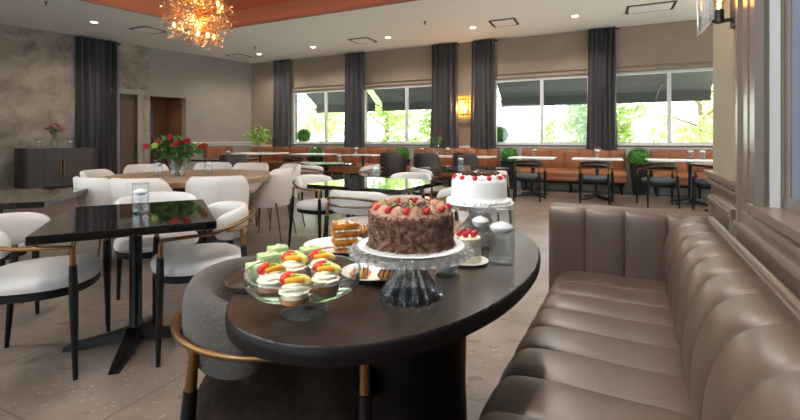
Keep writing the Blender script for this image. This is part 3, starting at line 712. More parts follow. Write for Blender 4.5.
WC = [(-1.14, 2.51, (-.855, -.52), 'white padded armchair with curved back turned toward the black table, behind the grey armchair'),
      (-2.72, 2.72, (.5, .86), 'white armchair with two brass back rails at the left picture edge'),
      (-1.68, 2.98, (.52, -.85), 'white armchair tucked in at the far side of the nearest black table'),
      (-.30, 3.42, (.42, .91), 'white armchair seen from behind, with two brass rails, left behind the chocolate cake'),
      (-.86, 4.60, (.86, -.51), 'white armchair at the left corner of the middle black table'),
      (.40, 3.83, (-.91, .42), 'white armchair right behind the chocolate cake, at the middle black table'),
      (.10, 4.92, (-.42, -.91), 'white armchair at the far side of the middle black table'),
      (-.55, 6.75, (-.85, .3), 'white armchair with square bronze rails at the right of the small far black table'),
      (-1.42, 6.75, (.3, .95), 'white armchair in front of the small far black table'),
      (1.12, 5.56, (-.2, .98), 'white armchair seen just above the white cake'),
      (.38, 6.0, (.92, .3), 'white armchair at the left end of the black table behind the white cake')]
for x, y, f_, lab in WC: dup(AW, (x, y, 0), yaw(f_), lab)
GC = armchair('charcoal upholstered armchair with curved brass arm rail at the dessert table', M['brown_velvet'], M['grey_velvet'], M['brass'], M['ebony'], 'charcoal armchair', .20, .655, False, .085, (-.345, 1.25, 0), yaw((.99, .10)), 86, .262, 1, .03)
NC = armchair('dark armchair with slate seat at the leftmost of the right marble tables', M['navy_cloth'], M['ebony'], M['bronze'], M['ebony'], 'dark armchairs at marble tables', .12, .695, True, .045, lk=1.3)
NC.location = (2.42, 8.10, 0); NC.rotation_euler = (0, 0, yaw((.42, .91)))
for x, y, f_, lab in ((3.52, 7.75, (.45, .89), 'dark armchair with slate seat, left of the rightmost boxwood planter'), (4.42, 7.33, (.25, .97), 'dark armchair with slate seat, in front of the rightmost boxwood planter'), (5.12, 7.05, (-.8, .6), 'dark armchair nearest the right wall, partly hidden by it'), (-2.5, 10.2, (.42, .91), 'dark armchair at the far marble table under the leftmost window')):
    dup(NC, (x, y, 0), yaw(f_), lab)

# ---------------------------------------------------------------- shell chairs
def shell_chair(label, m, leg_m, group, top=.795, back_only=False, loc=(0, 0, 0), rz=0, r0=.23, r1=.275, t=.045):
    o = thing('shell_chair', label, 'chair', loc, rz, group)
    mb = MB(); slab(mb, blob(.235, .24, 2.8, 40), [(.03, .375), (.005, .385), (0, .42), (.008, .455), (.04, .472), (.10, .478)], (0, .03, 0)); mb.build('seat', m, o, True, 60)
    rs = []; n = 36; zb = .385
    for i in range(n+1):
        u = i/n*2-1; a = R(-90+u*112); q = min(1, max(0, (abs(u)-.40)/.55)); q = q*q*(3-2*q); zt = top-(top-.53)*q
        ring = []
        for k_ in range(7):
            w = k_/6; z = zb+(zt-zb)*w; rr = r0+(r1-r0)*((z-zb)/(top-zb)); ring.append((rr+t*.5*(1-.3*w), z))
        ring.append((ring[-1][0]-t*.35, zt+.014))
        for k_ in reversed(range(7)):
            w = k_/6; z = zb+(zt-zb)*w; rr = r0+(r1-r0)*((z-zb)/(top-zb)); ring.append((rr-t*.5*(1-.3*w), z))
        th = 1 if abs(u) < .97 else .6
        rs.append([((sum(v[0] for v in ring)/len(ring)+(rr-sum(v[0] for v in ring)/len(ring))*th)*cos(a)*1.02, (sum(v[0] for v in ring)/len(ring)+(rr-sum(v[0] for v in ring)/len(ring))*th)*sin(a)*1.0+.02, z) for rr, z in ring])
    b_ = MB().rings(rs).build('backrest', m, o, True, 60)
    MB().tube([(0, .02-(r0+t*.5+.002+(r1-r0)*w), .39+(top-.41)*w) for w in (0, .25, .5, .75, 1)], .003, 5).build('centre_seam', m, b_)
    for x in (-1, 1):
        MB().tube([(x*.215, .225, 0), (x*.195, .19, .40)], [.008, .012], 8).build('leg', leg_m, o); MB().tube([(x*.225, -.245, 0), (x*.19, -.17, .43)], [.008, .012], 8).build('leg', leg_m, o)
    return o
SH = shell_chair('cream shell chair seen from the side at the right of the oak table', M['cream_cloth'], M['bronze'], 'cream shell chairs round the oak table')
SH.location = (-1.52, 4.98, 0); SH.rotation_euler = (0, 0, yaw((-1, .12)))
for x, y, f_, lab in ((-1.70, 4.02, (-.35, .93), 'cream shell chair seen from behind, right in front of the oak table'), (-2.24, 3.82, (.05, 1), 'cream shell chair seen from behind, below the red roses'),
                      (-2.64, 3.92, (.45, .9), 'cream shell chair at the left end of the oak table, nearer one'), (-3.10, 4.62, (.95, .1), 'cream shell chair at the left end of the oak table, farther one'),
                      (-3.25, 5.55, (.6, -.75), 'cream shell chair behind the oak table, left of the roses'), (-2.08, 5.85, (-.05, -1), 'cream shell chair behind the oak table, in front of the leafy vase'),
                      (-2.62, 5.98, (.25, -.95), 'cream shell chair behind the oak table, just right of the roses'), (-1.58, 5.66, (-.75, -.6), 'cream shell chair behind the side-on chair, right of the oak table')):
    dup(SH, (x, y, 0), yaw(f_), lab)
TB = shell_chair('dark leather tub chair seen from behind, left one of the pair below second window', M['dark_leather'], M['ebony'], 'dark leather tub chairs', .86, r0=.25, r1=.28)
TB.location = (-.14, 9.05, 0); TB.rotation_euler = (0, 0, yaw((.3, .95)))
for x, y, f_, lab in ((.56, 8.75, (.3, .95), 'dark leather tub chair seen from behind, right one of the pair'), (1.38, 8.95, (.45, .9), 'dark leather tub chair behind the black table, below the lit sconce'), (-2.98, 7.80, (-.1, 1), 'dark leather tub chair beyond the oak table, near leafy vase')):
    dup(TB, (x, y, 0), yaw(f_), lab)

# ---------------------------------------------------------------- tables
def pedestal(o, h, m, foot=.30, rz=0, r=.032, r2=None):
    MB().lathe([(r*1.6, .05), (r, .09), (r, h-.04), (r*2.6, h-.02), (r*2.6, h)], seg=16).build('pedestal', m, o, True, 40)
    for k_ in range(4):
        a = rz+k_*pi/2; d = Vector((cos(a), sin(a), 0)); n_ = Vector((-d.y, d.x, 0)); rs = []
        for q, w, z0, z1 in ((.02, .045, .035, .10), (.10, .040, .03, .07), (foot*.85, .028, .004, .035), (foot, .024, 0, .018)):
            c_ = d*q; rs.append([c_-n_*w+Vector((0, 0, z0)), c_+n_*w+Vector((0, 0, z0)), c_+n_*w*.8+Vector((0, 0, z1)), c_-n_*w*.8+Vector((0, 0, z1))])
        MB().rings(rs).build('foot', m, o, False)
def table(name, label, top_m, c, w, d, h, rz, group, foot=.34, frz=None, th=.028, leg_m=None, round_=False):
    o = thing(name, label, 'table', c, rz, group)
    if round_: MB().lathe([(w-.01, h-th), (w, h-th+.006), (w, h-.006), (w-.008, h)], seg=56).build('tabletop', top_m, o, True, 30)
    else: MB().box((0, 0, h-th/2), (w, d, th), bev=.004).build('tabletop', top_m, o, round_, 30)
    pedestal(o, h-th, leg_m or M['black_metal'], foot, frz if frz is not None else pi/4)
    return o
BG = 'polished black square tables'
TN = .72
T_near = table('dining_table', 'polished black table with pedestal base, nearest left, holding one candle vase', M['black_stone'], (-1.475, 2.40, 0), .75, .92, TN, R(28.5), BG, .34, R(-12.5), .04)
T_mid = table('dining_table', 'polished black table in the middle, behind the chocolate cake', M['black_stone'], (-.215, 4.16, 0), .92, .98, TN, R(62), BG, .40, None, .04)
T_sm = table('dining_table', 'small black table in front of the second window, beyond the middle one', M['black_stone'], (-1.22, 7.15, 0), .80, .80, .75, R(20), BG, .38, None, .035)
T_wc = table('dining_table', 'black table behind the white cake, with one candle vase', M['black_stone'], (.90, 6.05, 0), .95, .85, .74, R(38), BG, .38, None, .035)
T_lf = table('dining_table', 'black table cut by the left picture edge, in front of the sideboard', M['black_stone'], (-2.95, 3.15, 0), .9, .95, .72, R(20), BG, .38, None, .04)
T_rt = table('dining_table', 'black table cut by the right wall, beside the last dark armchair', M['black_stone'], (5.05, 6.55, 0), .85, .8, .75, R(-12), BG, .36, None, .035)
T_bk = table('dining_table', 'long dark table before the left wall, beyond the oak table', M['black_stone'], (-3.42, 8.4, 0), 1.1, .7, .76, R(4), BG, .38, None, .03)
MG = 'white marble tables at the banquettes'; MH = .78
MT = [((2.71, 8.77), .87, .68, 'white marble table at the left end of the right banquette'), ((3.79, 8.27), .87, .68, 'white marble table in front of the curtain between two right windows'), ((5.15, 7.63), 1.35, .68, 'white marble table with two candle vases, beside the right wall'), ((1.32, 9.42), 1.45, .68, 'long white marble table with red flowers, behind the dark tub chairs'), ((-.90, 10.46), .85, .65, 'white marble table below the second window'), ((-2.24, 11.09), 1.05, .65, 'white marble table below the leftmost window')]
mts = [table('dining_table', lab, M['marble'], (x, y, 0), w, d, MH, R(-25), MG, .36, None, .03) for (x, y), w, d, lab in MT]
T_rd = table('dining_table', 'round white marble table with the leafy vase in the far left corner', M['marble'], (-3.85, 11.84, 0), .78, .78, MH, 0, MG, .36, None, .03, None, True)
# round oak table with crossed slab base
ok = thing('dining_table', 'large round weathered oak table under the chandelier', 'table', (-2.24, 4.66, 0))
OKH = .755
MB().lathe([(.80, OKH-.065), (.82, OKH-.055), (.84, OKH-.01), (.835, OKH)], seg=72).build('tabletop', M['oak'], ok, True, 30)
for a in (R(20), R(110)):
    mb = MB(); d = Vector((cos(a), sin(a), 0)); n_ = Vector((-d.y, d.x, 0))
    mb.rings([[d*(-.42)-n_*.04, d*.42-n_*.04, d*.42+n_*.04, d*(-.42)+n_*.04], [d*(-.18)-n_*.03+Vector((0, 0, .35)), d*.18-n_*.03+Vector((0, 0, .35)), d*.18+n_*.03+Vector((0, 0, .35)), d*(-.18)+n_*.03+Vector((0, 0, .35))], [d*(-.42)-n_*.04+Vector((0, 0, OKH-.065)), d*.42-n_*.04+Vector((0, 0, OKH-.065)), d*.42+n_*.04+Vector((0, 0, OKH-.065)), d*(-.42)+n_*.04+Vector((0, 0, OKH-.065))]])
    mb.build('base_slab', M['navy_cloth'], ok, False)

# ---------------------------------------------------------------- sideboard
s0, s1 = tl(90), tl(12); sc_ = (s0+s1)/2; W_ = (s1-s0)-.02
sb = thing('sideboard', 'dark ribbed oak sideboard with brass pulls against the plaster wall', 'cabinet', LP(sc_, .17), atan2(-LD.y, -LD.x))
# local x toward the far corner, y into the wall, room side is -y
hw = W_/2; dp = .48
poly = [(-hw, 0)]+[(-hw+.16*(1-cos(R(a))), -dp+.30*(1-sin(R(a)))) for a in range(0, 91, 10)]+[(hw-.16*(1-cos(R(a))), -dp+.30*(1-sin(R(a)))) for a in range(90, -1, -10)]+[(hw, 0)]
MB().prism(poly, .12, .93).build('body', M['sideboard'], sb, True, 40)
big = [(x*1.012, y-.008 if y < 0 else y) for x, y in poly]
MB().prism(big, .93, .955).build('top', M['sideboard'], sb, False)
for i, (x0, x1) in enumerate(((-hw+.40, -.004), (.004, hw-.17))):
    dd = MB().box(((x0+x1)/2, -dp-.008, .525), (x1-x0, .016, .78), bev=.003); dr_ = dd.build('door', M['sideboard'], sb, False)
    x = -.03 if i == 0 else .03
    MB().tube([(x, -dp-.018, .36), (x, -dp-.05, .37), (x, -dp-.05, .69), (x, -dp-.018, .70)], .014, 8).build('pull', M['brass'], dr_)
for x in (-hw+.2, hw-.2):
    for y in (-dp+.08, -.06): MB().lathe([(.014, 0), (.02, .12)], (x, y, 0), 10).build('leg', M['brass'], sb)
SBT = lambda s_, off: LP(s_, off+.15, .955)

# ---------------------------------------------------------------- vases with water and floating candles
def vase(label, loc, r=.04, h=.17, water=.72, clabel=None, wick=True, group='clear candle vases'):
    o = thing('vase', label, 'vase', loc, 0, group)
    t = .0025
    MB().lathe([(r*.9, 0), (r, .004), (r, h-.002), (r-t*.4, h), (r-t, h-.002), (r-t, .012), (r*.5, .010)], seg=28).build('glass_cylinder', M['vase_glass'], o, True, 40)
    MB().tube([((r-t*.5)*cos(2*pi*j/28), (r-t*.5)*sin(2*pi*j/28), h) for j in range(28)], .0018, 6, True).build('rim', M['crystal'], o)
    if water: MB().lathe([(r-t*1.6, .0125), (r-t*1.6, h*water)], seg=28).build('water', M['water'], o, True, 40)
    if clabel:
        c_ = thing('candle', clabel, 'candle', Vector(loc)+Vector((0, 0, h*water+.001)), 0, 'white floating candles')
        MB().lathe([(r*.55, -.012), (r*.88, 0), (r*.90, .008), (r*.70, .015), (r*.3, .021), (.001, .024)], seg=24).build('wax', M['wax'], c_, True, 40)
        MB().tube([(0, 0, .02), (.001, 0, .027)], .001, 5).build('wick', M['wax'], c_)
    return o
def fv(px, py, z, lab, r=.04, h=.17):
    p_ = P(px, py, z) if not hasattr(px, 'x') else px
    vase('clear glass candle vase '+lab, p_, r, h, .68, 'white floating candle in the vase '+lab)
TV = Vector
fv(TV((-1.46, 2.42, TN)), 0, 0, 'on the nearest black table at left', .042, .165)
fv(TV((-2.50, 4.45, OKH)), 0, 0, 'on the oak table, left of the roses'); fv(TV((-2.06, 4.62, OKH)), 0, 0, 'on the oak table, right of the roses')
fv(TV((-.24, 4.3, TN)), 0, 0, 'on the middle black table'); fv(TV((-1.02, 7.2, .75)), 0, 0, 'on the small far black table', .045, .17); fv(TV((.86, 6.1, .74)), 0, 0, 'on the black table behind the white cake', .042, .17)
for (x, y), lab in (((2.75, 8.8), 'on the left marble table of the right banquette'), ((3.83, 8.35), 'before the curtain between two right windows'), ((5.12, 7.58), 'at left beside its twin near the right wall'), ((5.27, 7.5), 'at right beside its twin near the right wall'), ((.50, 9.78), 'left of the long marble table\'s red flowers'), ((1.06, 9.55), 'right of the long marble table\'s red flowers'), ((-1.06, 10.5), 'on the marble table below the second window'), ((-2.2, 11.1), 'on the marble table below the leftmost window')):
    fv(TV((x, y, MH)), 0, 0, lab, .05, .21)
fv(TV((-3.36, 8.4, .76)), 0, 0, 'on the long dark table before the left wall', .05, .2)
fv(SBT(tl(33.5), .26), 0, 0, 'at the left on the sideboard', .05, .2); fv(SBT(tl(64.5), .26), 0, 0, 'at the right on the sideboard', .05, .2)

def flower_vase(loc, lab, r, h, blab, kind, nfl, spread, bh, seed):
    rn = random.Random(seed)
    vase(lab, loc, r, h, .6, None, group='flower vases')
    o = thing('bouquet', blab, 'flowers', Vector(loc)+Vector((0, 0, .02)), 0, 'flower bouquets')
    st = MB(); lf = MB(); heads = []
    for k_ in range(nfl):
        a = k_*2.4+rn.uniform(-.3, .3); q = spread*sqrt((k_+.6)/nfl); tip = Vector((q*cos(a), q*sin(a), h+bh*(rn.uniform(.75, 1.1)-.45*(q/spread)**2)))
        a0 = Vector((-r*.4*cos(a), -r*.4*sin(a), .0)); m_ = Vector((r*.6*cos(a), r*.6*sin(a), h*.98))
        pth = [a0, (a0+m_)/2, m_, m_*.4+tip*.6+Vector((0, 0, .01)), tip]; st.tube(pth, .0028, 5); heads.append(tip)
        for _ in range(11 if kind != 'green' else 16):
            t = rn.uniform(.1, 1.0); p_ = m_*(1-t)+tip*t; d = Vector((rn.gauss(0, 1), rn.gauss(0, 1), rn.gauss(.2, .6))).normalized(); n_ = d.cross(Vector((rn.gauss(0, 1), rn.gauss(0, 1), 1))).normalized(); s_ = rn.uniform(.02, .036)*(spread/.16)
            lf.add([p_, p_+d*s_+n_*s_*.5, p_+d*s_*2.1, p_+d*s_-n_*s_*.5], [(0, 1, 2, 3)])
    st.build('stems', M['stem'], o); lf.build('leaves', M['dark_leaf'] if kind != 'green' else M['leaf'], o, False)
    if kind == 'green': return
    for k_, tp in enumerate(heads):
        mb = MB(); s_ = .031 if kind == 'rose' else .03
        for ring, (rr, zz_, n_) in enumerate(((.35, .55, 4), (.7, .35, 5), (1.0, .1, 6))):
            for q in range(n_):
                a = q*2*pi/n_+ring*.5; d = Vector((cos(a), sin(a), 0)); t_ = Vector((-d.y, d.x, 0)); c_ = tp+d*s_*rr*.6+Vector((0, 0, s_*zz_))
                mb.add([c_-t_*s_*.55-Vector((0, 0, s_*.6)), c_+t_*s_*.55-Vector((0, 0, s_*.6)), c_+t_*s_*.6+d*s_*.35*rr+Vector((0, 0, s_*.5)), c_+d*s_*.5*rr+Vector((0, 0, s_*.65)), c_-t_*s_*.6+d*s_*.35*rr+Vector((0, 0, s_*.5))], [(0, 1, 2, 3, 4)])
        mb.ball(tp, (s_*.6, s_*.6, s_*.7), 8)
        mb.build('flower', M['rose'] if (kind == 'rose' and k_ % 4 != 3) else (M['pink'] if kind == 'pink' else M['leaf']), o, True, 60)
flower_vase((-2.28, 4.40, OKH), 'wide clear vase holding red roses on the oak table', .075, .17, 'red roses and green hydrangea in the oak table vase', 'rose', 15, .30, .20, 4)
flower_vase(SBT(tl(49), .24), 'tall clear vase holding pink flowers on the sideboard', .06, .3, 'pink flower bouquet on the sideboard', 'pink', 9, .17, .2, 5)
flower_vase((-3.85, 11.75, MH), 'clear vase of greenery on the round marble table in far corner', .075, .22, 'tall leafy green bouquet on the round marble table', 'green', 14, .36, .52, 6)
flower_vase((.82, 9.66, MH), 'clear bud vase on the long marble table behind tub chairs', .06, .22, 'red flower stems on the long marble table', 'rose', 4, .22, .3, 8)
# ---------------------------------------------------------------- the dessert table
TZ = .745
def UV(u, v, z=0): return RU*u+RD*v+Vector((0, 0, z))
tc_ = UV(-.634, 1.268)
dt = thing('dessert_table', 'oval dark wenge table covered with cakes and pastries, in front', 'table', tc_, atan2(RD.y, RD.x))
n = 96; A, B_ = .668, .378                  # half length (local x, along the sofa) and half width
ol = [(A*math.copysign(abs(cos(2*pi*j/n))**(2/2.15), cos(2*pi*j/n)), B_*math.copysign(abs(sin(2*pi*j/n))**(2/2.15), sin(2*pi*j/n))) for j in range(n)]
mb = MB(); slab(mb, ol, [(.012, TZ-.042), (.002, TZ-.038), (0, TZ-.02), (.002, TZ-.007), (.006, TZ-.002)]); mb.build('edge_band', M['edge_wood'], dt, True, 40)
mb = MB(); slab(mb, ol, [(.005, TZ-.003), (.007, TZ)]); mb.build('tabletop', M['dark_table'], dt, False)
mb = MB(); dr = [(.205, 0), (.205, .02), (.19, .06), (.178, .35), (.185, .60), (.22, TZ-.046), (.22, TZ-.042)]
mb.lathe(dr, (0, 0, 0), 48, 1.15, .9); mb.build('pedestal_drum', M['edge_wood'], dt, True, 40)
MB().tube([P(460.3, 389, 0)-tc_+Vector((0, 0, .0))]+[P(460.3, 389, 0)-tc_+Vector((0, 0, z)) for z in (.15, TZ-.045)], [.008, .013, .015], 10).build('support_leg', M['ebony'], dt)
for o_ in list(dt.children):
    if o_.name.startswith('support_leg'): o_.rotation_euler = (0, 0, -dt.rotation_euler.z)

M['choc'] = mat('milk_chocolate_cream', (188, 142, 118), .55, c2=(168, 120, 96), scale=30)
M['choc_dark'] = mat('chocolate_shavings', (84, 50, 38), .5, c2=(166, 120, 98), scale=70, lo=.4, hi=.7)
M['choc_base'] = mat('chocolate_sponge', (80, 46, 34), .7)
M['cherry'] = mat('red_cherry', (204, 38, 44), .25, spec=.6)
M['cream'] = mat('whipped_cream', (252, 242, 218), .5)
M['white_icing'] = mat('white_icing', (240, 238, 236), .55)
M['paper'] = mat('white_paper_board', (234, 232, 230), .8)
M['crust'] = mat('tart_crust', (188, 134, 92), .7, c2=(150, 88, 58), scale=30)
M['berry'] = mat('strawberry_flesh', (206, 36, 30), .25, c2=(226, 70, 52), scale=40)
M['kiwi'] = mat('kiwi_flesh', (154, 178, 52), .3)
M['mango'] = mat('peach_slices', (244, 168, 40), .3)
M['pine'] = mat('pineapple_slices', (246, 224, 130), .35)
M['mint_icing'] = mat('pale_green_marzipan', (186, 210, 148), .5)
M['pink_cream'] = mat('pink_cream', (236, 206, 196), .5)
M['orange_cake'] = mat('orange_sponge', (212, 136, 40), .45, c2=(150, 84, 22), scale=40)
M['pastry'] = mat('golden_pastry', (224, 168, 98), .5, c2=(196, 128, 62), scale=25)
M['plate'] = mat('white_porcelain', (238, 236, 234), .2, coat=.3)
M['tray'] = mat('dark_wood_tray', (44, 28, 20), .3, c2=(62, 42, 30), scale=8, stretch=(1, 10, 1))
M['pale_cake'] = mat('pale_lemon_icing', (236, 226, 196), .5)

def rosette(mb, c, r, h, turns=7, fl=.22):
    rs = []; n_ = 28
    for i in range(6):
        t = i/5; q = r*(1-t)**.7+.0008; tw_ = t*1.6
        rs.append([(c[0]+q*(1+fl*cos(turns*2*pi*j/n_+tw_*turns))*cos(2*pi*j/n_+0), c[1]+q*(1+fl*cos(turns*2*pi*j/n_+tw_*turns))*sin(2*pi*j/n_), c[2]+h*t) for j in range(n_)])
    return mb.rings(rs)
# --- pressed crystal stand and chocolate cake
def crystal_stand(label, loc, R0, h, nf, group):
    o = thing('cake_stand', label, 'cake stand', loc, 0, group)
    MB().lathe([(.005, 0), (.068, 0), (.072, .008), (.066, .022), (.046, .050), (.030, .078), (.026, h-.025), (.04, h-.012), (.04, h-.008), (.002, h-.008)], (0, 0, 0), 168, flute=.085, nfl=14).build('foot', M['crystal'], o, True, 50)
    MB().lathe([(.005, h-.008), (.05, h-.010), (R0*.86, h-.012), (R0*.93, h-.015), (R0, h-.016), (R0*.985, h-.008), (R0*.93, h), (.005, h)], (0, 0, 0), 216, flute=.03, nfl=36).build('plate', M['crystal'], o, True, 50)
    return o
CL = P(411, 297, TZ); SH_ = .128
crystal_stand('pressed crystal cake stand carrying the chocolate cake', CL, .150, SH_, 36, 'crystal cake stands')
zb = TZ+SH_+.001
pb = MB().lathe([(.001, 0), (.128, 0), (.130, .0015), (.128, .003), (.001, .003)], CL*1+Vector((0, 0, zb-CL.z)), 60); tag(pb.build('cake_board', M['paper']), 'round white board under the chocolate cake', 'cake board')
def cake(label, loc, r, h, side, top, cat='cake'):
    o = thing('cake', label, cat, loc)
    MB().lathe([(.001, 0), (r-.004, 0), (r, .004), (r*1.0, h-.010), (r-.004, h-.003), (r-.012, h), (.001, h)], seg=64).build('body', side, o, True, 40)
    return o
CR, CHH = .100, .080
cc = cake('round chocolate cake with shavings, brown rosettes and red cherries on top', Vector((CL.x, CL.y, zb+.004)), CR, CHH, M['choc_base'], None)
rn = random.Random(11); mb = MB()
def sliver(mb, p_, d, n_, l, w, th):
    d = d.normalized(); n_ = n_.normalized(); s_ = d.cross(n_).normalized(); a, b_, c_ = d*l, s_*w, n_*th
    mb.add([p_-a-b_, p_+a-b_, p_+a+b_, p_-a+b_, p_-a*.8+c_, p_+a*.8+c_], [(0, 1, 2, 3), (0, 1, 5, 4), (3, 2, 5, 4), (0, 4, 3), (1, 2, 5)])
for _ in range(3400):
    a = rn.uniform(0, 2*pi); z = rn.uniform(.002, CHH-.004); nn_ = Vector((cos(a), sin(a), rn.uniform(-.4, .4)))
    t_ = Vector((-sin(a), cos(a), 0))*rn.uniform(-1, 1)+Vector((0, 0, rn.uniform(-1, 1)))+nn_*rn.uniform(-.35, .35)
    sliver(mb, Vector((cos(a)*(CR+.001), sin(a)*(CR+.001), z)), t_, nn_, rn.uniform(.003, .0075), rn.uniform(.001, .0022), .0018)
for _ in range(300):
    a = rn.uniform(0, 2*pi); q = CR+rn.uniform(0, .008); sliver(mb, Vector((cos(a)*q, sin(a)*q, .001)), Vector((rn.gauss(0, 1), rn.gauss(0, 1), .1)), Vector((0, 0, 1)), .005, .0015, .0015)
o = mb.build('side_shavings', M['choc_dark'], cc, False); o['kind'] = 'stuff'
MB().lathe([(.001, CHH+.003), (CR-.006, CHH+.003), (CR+.001, CHH-.002), (CR+.002, CHH-.008), (CR-.004, CHH-.010)], seg=64).build('top_icing', M['choc'], cc, True, 60)
for k_ in range(12):
    a = k_*2*pi/12+.12; mb = MB(); rosette(mb, (.078*cos(a), .078*sin(a), CHH+.002), .0205, .019, 6); mb.build('cream_rosette', M['choc'], cc, True, 70)
    a += pi/12; mb = MB(); mb.ball((.089*cos(a), .089*sin(a), CHH+.010), (.0075, .0075, .0075), 12); mb.box((.089*cos(a)+.003, .089*sin(a), CHH+.014), (.009, .009, .009), rz=k_, bev=.002); mb.build('cherry', M['cherry'], cc, True, 50)
mb = MB()
for _ in range(380):
    a = rn.uniform(0, 2*pi); q = .062*sqrt(rn.random()); z = CHH+.004+.016*(1-q/.062)*rn.random()
    sliver(mb, Vector((q*cos(a), q*sin(a), z)), Vector((rn.gauss(0, 1), rn.gauss(0, 1), rn.gauss(0, .5))), Vector((rn.gauss(0, .5), rn.gauss(0, .5), 1)), rn.uniform(.006, .014), rn.uniform(.003, .006), .002)
o = mb.build('chocolate_curls', M['choc_dark'], cc, False); o['kind'] = 'stuff'
mb = MB()
for k_ in range(10):
    a = k_*.63+.3; p_ = Vector((.072*cos(a), .072*sin(a), CHH+.02)); sliver(mb, p_, Vector((cos(a*3), sin(a*3), .3)), Vector((0, 0, 1)), .006, .003, .002)
mb.build('pistachio_bits', M['kiwi'], cc, False)['kind'] = 'stuff'
# --- white cake behind
WCl = Vector((.338, 1.845, TZ))
crystal_stand('pressed crystal cake stand carrying the white cake', WCl, .150, .116, 36, 'crystal cake stands')
pb = MB().lathe([(.001, 0), (.142, 0), (.144, .0015), (.142, .003), (.001, .003)], WCl+Vector((0, 0, .117)), 60); tag(pb.build('cake_board', M['paper']), 'round white board under the white cake', 'cake board')
WR, WH = .118, .102
wc = thing('cake', 'round white iced cake with red cherries and dark chocolate swirls on top', 'cake', WCl+Vector((0, 0, .121)))
MB().lathe([(.001, 0), (WR+.016, 0), (WR+.014, .008), (WR+.002, .02), (WR, .03), (WR-.002, WH-.016), (WR-.006, WH-.006), (WR-.016, WH), (.001, WH)], seg=64).build('body', M['white_icing'], wc, True, 40)
mb = MB()
for k_ in range(40):
    a = k_*2*pi/40; mb.ball(((WR+.012)*cos(a), (WR+.012)*sin(a), .008), (.010, .010, .009), 8)
mb.build('piped_border', M['white_icing'], wc)
for k_ in range(11):
    a = k_*2*pi/11+.1; mb = MB(); rosette(mb, (.090*cos(a), .090*sin(a), WH), .020, .018, 6); mb.build('cream_rosette', M['white_icing'], wc, True, 70)
    a += pi/11; mb = MB(); mb.ball((.103*cos(a), .103*sin(a), WH+.006), (.0105, .0105, .0105), 12); mb.build('cherry', M['cherry'], wc, True, 60)
mb = MB()
for k_ in range(7):
    a = k_*.9; c_ = Vector((.055*cos(a), .055*sin(a), WH+.015)); mb.tube([c_+Vector((.03*cos(t*.8+a), .03*sin(t*.8+a), .004+.006*sin(t))) for t in range(7)], .006, 6)
mb.build('chocolate_swirls', M['choc_base'], wc)
# --- glass stand with fruit tarts
GS = P(304, 311.5, TZ); GH = .062
gs = thing('cake_stand', 'low clear glass footed bowl stand holding five fruit tarts', 'cake stand', GS)
MB().lathe([(.002, 0), (.050, 0), (.053, .003), (.048, .006), (.022, .010), (.014, .018), (.015, GH-.012), (.03, GH-.004), (.002, GH-.003)], seg=48).build('foot', M['crystal'], gs, True, 50)
GR = .121
MB().tube([(( GR+.0055)*cos(2*pi*j/72), (GR+.0055)*sin(2*pi*j/72), GH+.033) for j in range(72)], .0018, 6, True).build('rim', M['crystal'], gs)
MB().lathe([(.002, GH-.003), (.03, GH-.004), (GR-.012, GH-.002), (GR-.003, GH+.004), (GR+.002, GH+.012), (GR+.004, GH+.032), (GR+.005, GH+.034), (GR+.006, GH+.032)]+[(GR+.0075, GH+.031), (GR+.006, GH+.014), (GR+.001, GH+.0), (GR-.012, GH-.007), (.03, GH-.009), (.002, GH-.008)], seg=72, cap=False).build('bowl', M['bowl_glass'], gs, True, 50)
TG = GS+Vector((0, 0, GH-.001))
def tart(label, c, seed, rot):
    o = thing('fruit_tart', label, 'tart', c, rot, 'fruit tarts on the glass stand')
    MB().lathe([(.001, 0), (.0265, 0), (.028, .009), (.027, .0105), (.001, .0105)], seg=40, flute=.03, nfl=20).build('crust', M['crust'], o, True, 50)
    MB().lathe([(.001, .0105), (.0265, .0105), (.0275, .024), (.001, .025)], seg=32).build('sponge', M['pale_cake'], o, True, 50)
    mb = MB(); rosette(mb, (0, 0, .022), .031, .012, 9, .07); rosette(mb, (0, 0, .030), .025, .012, 8, .09); rosette(mb, (0, 0, .038), .017, .010, 7, .1)
    mb.build('cream', M['cream'], o, True, 70)
    def slc(c_, r_, rx, ry, col, nm):
        Mx = Matrix.Rotation(ry, 3, 'Y') @ Matrix.Rotation(rx, 3, 'X')
        MB().ball(c_, r_, 14, Mx).build(nm, M[col], o)
    slc((-.012, .008, .047), (.018, .010, .012), .4, -.3, 'berry', 'strawberry')
    slc((.002, .004, .045), (.015, .005, .014), .6, .2, 'kiwi', 'kiwi_slice')
    slc((.004, -.008, .044), (.0175, .0065, .008), .2, .15, 'mango', 'peach_slice'); slc((-.008, -.006, .043), (.013, .005, .007), -.2, .3, 'mango', 'peach_slice')
    slc((.020, -.004, .042), (.017, .006, .008), .3, .5, 'pine', 'pineapple_slice'); slc((.022, .008, .042), (.015, .005, .007), .1, .6, 'pine', 'pineapple_slice')
    return o
def tpos(px, py): p_ = P(px, py, TG.z+.004); return Vector((p_.x, p_.y, TG.z))
for i, (px, py, lab, rot) in enumerate(((294.5, 299.5, 'fruit tart at the front of the glass stand', .3), (271.5, 287.5, 'fruit tart at the left of the glass stand', .9), (326, 286.5, 'fruit tart at the front right of the glass stand', .2), (293.5, 274.5, 'fruit tart at the back of the glass stand, nearest the green cakes', .1), (321.5, 272.5, 'fruit tart at the back right of the glass stand, nearest the orange cake', .4))):
    tart(lab, tpos(px, py), i, rot)
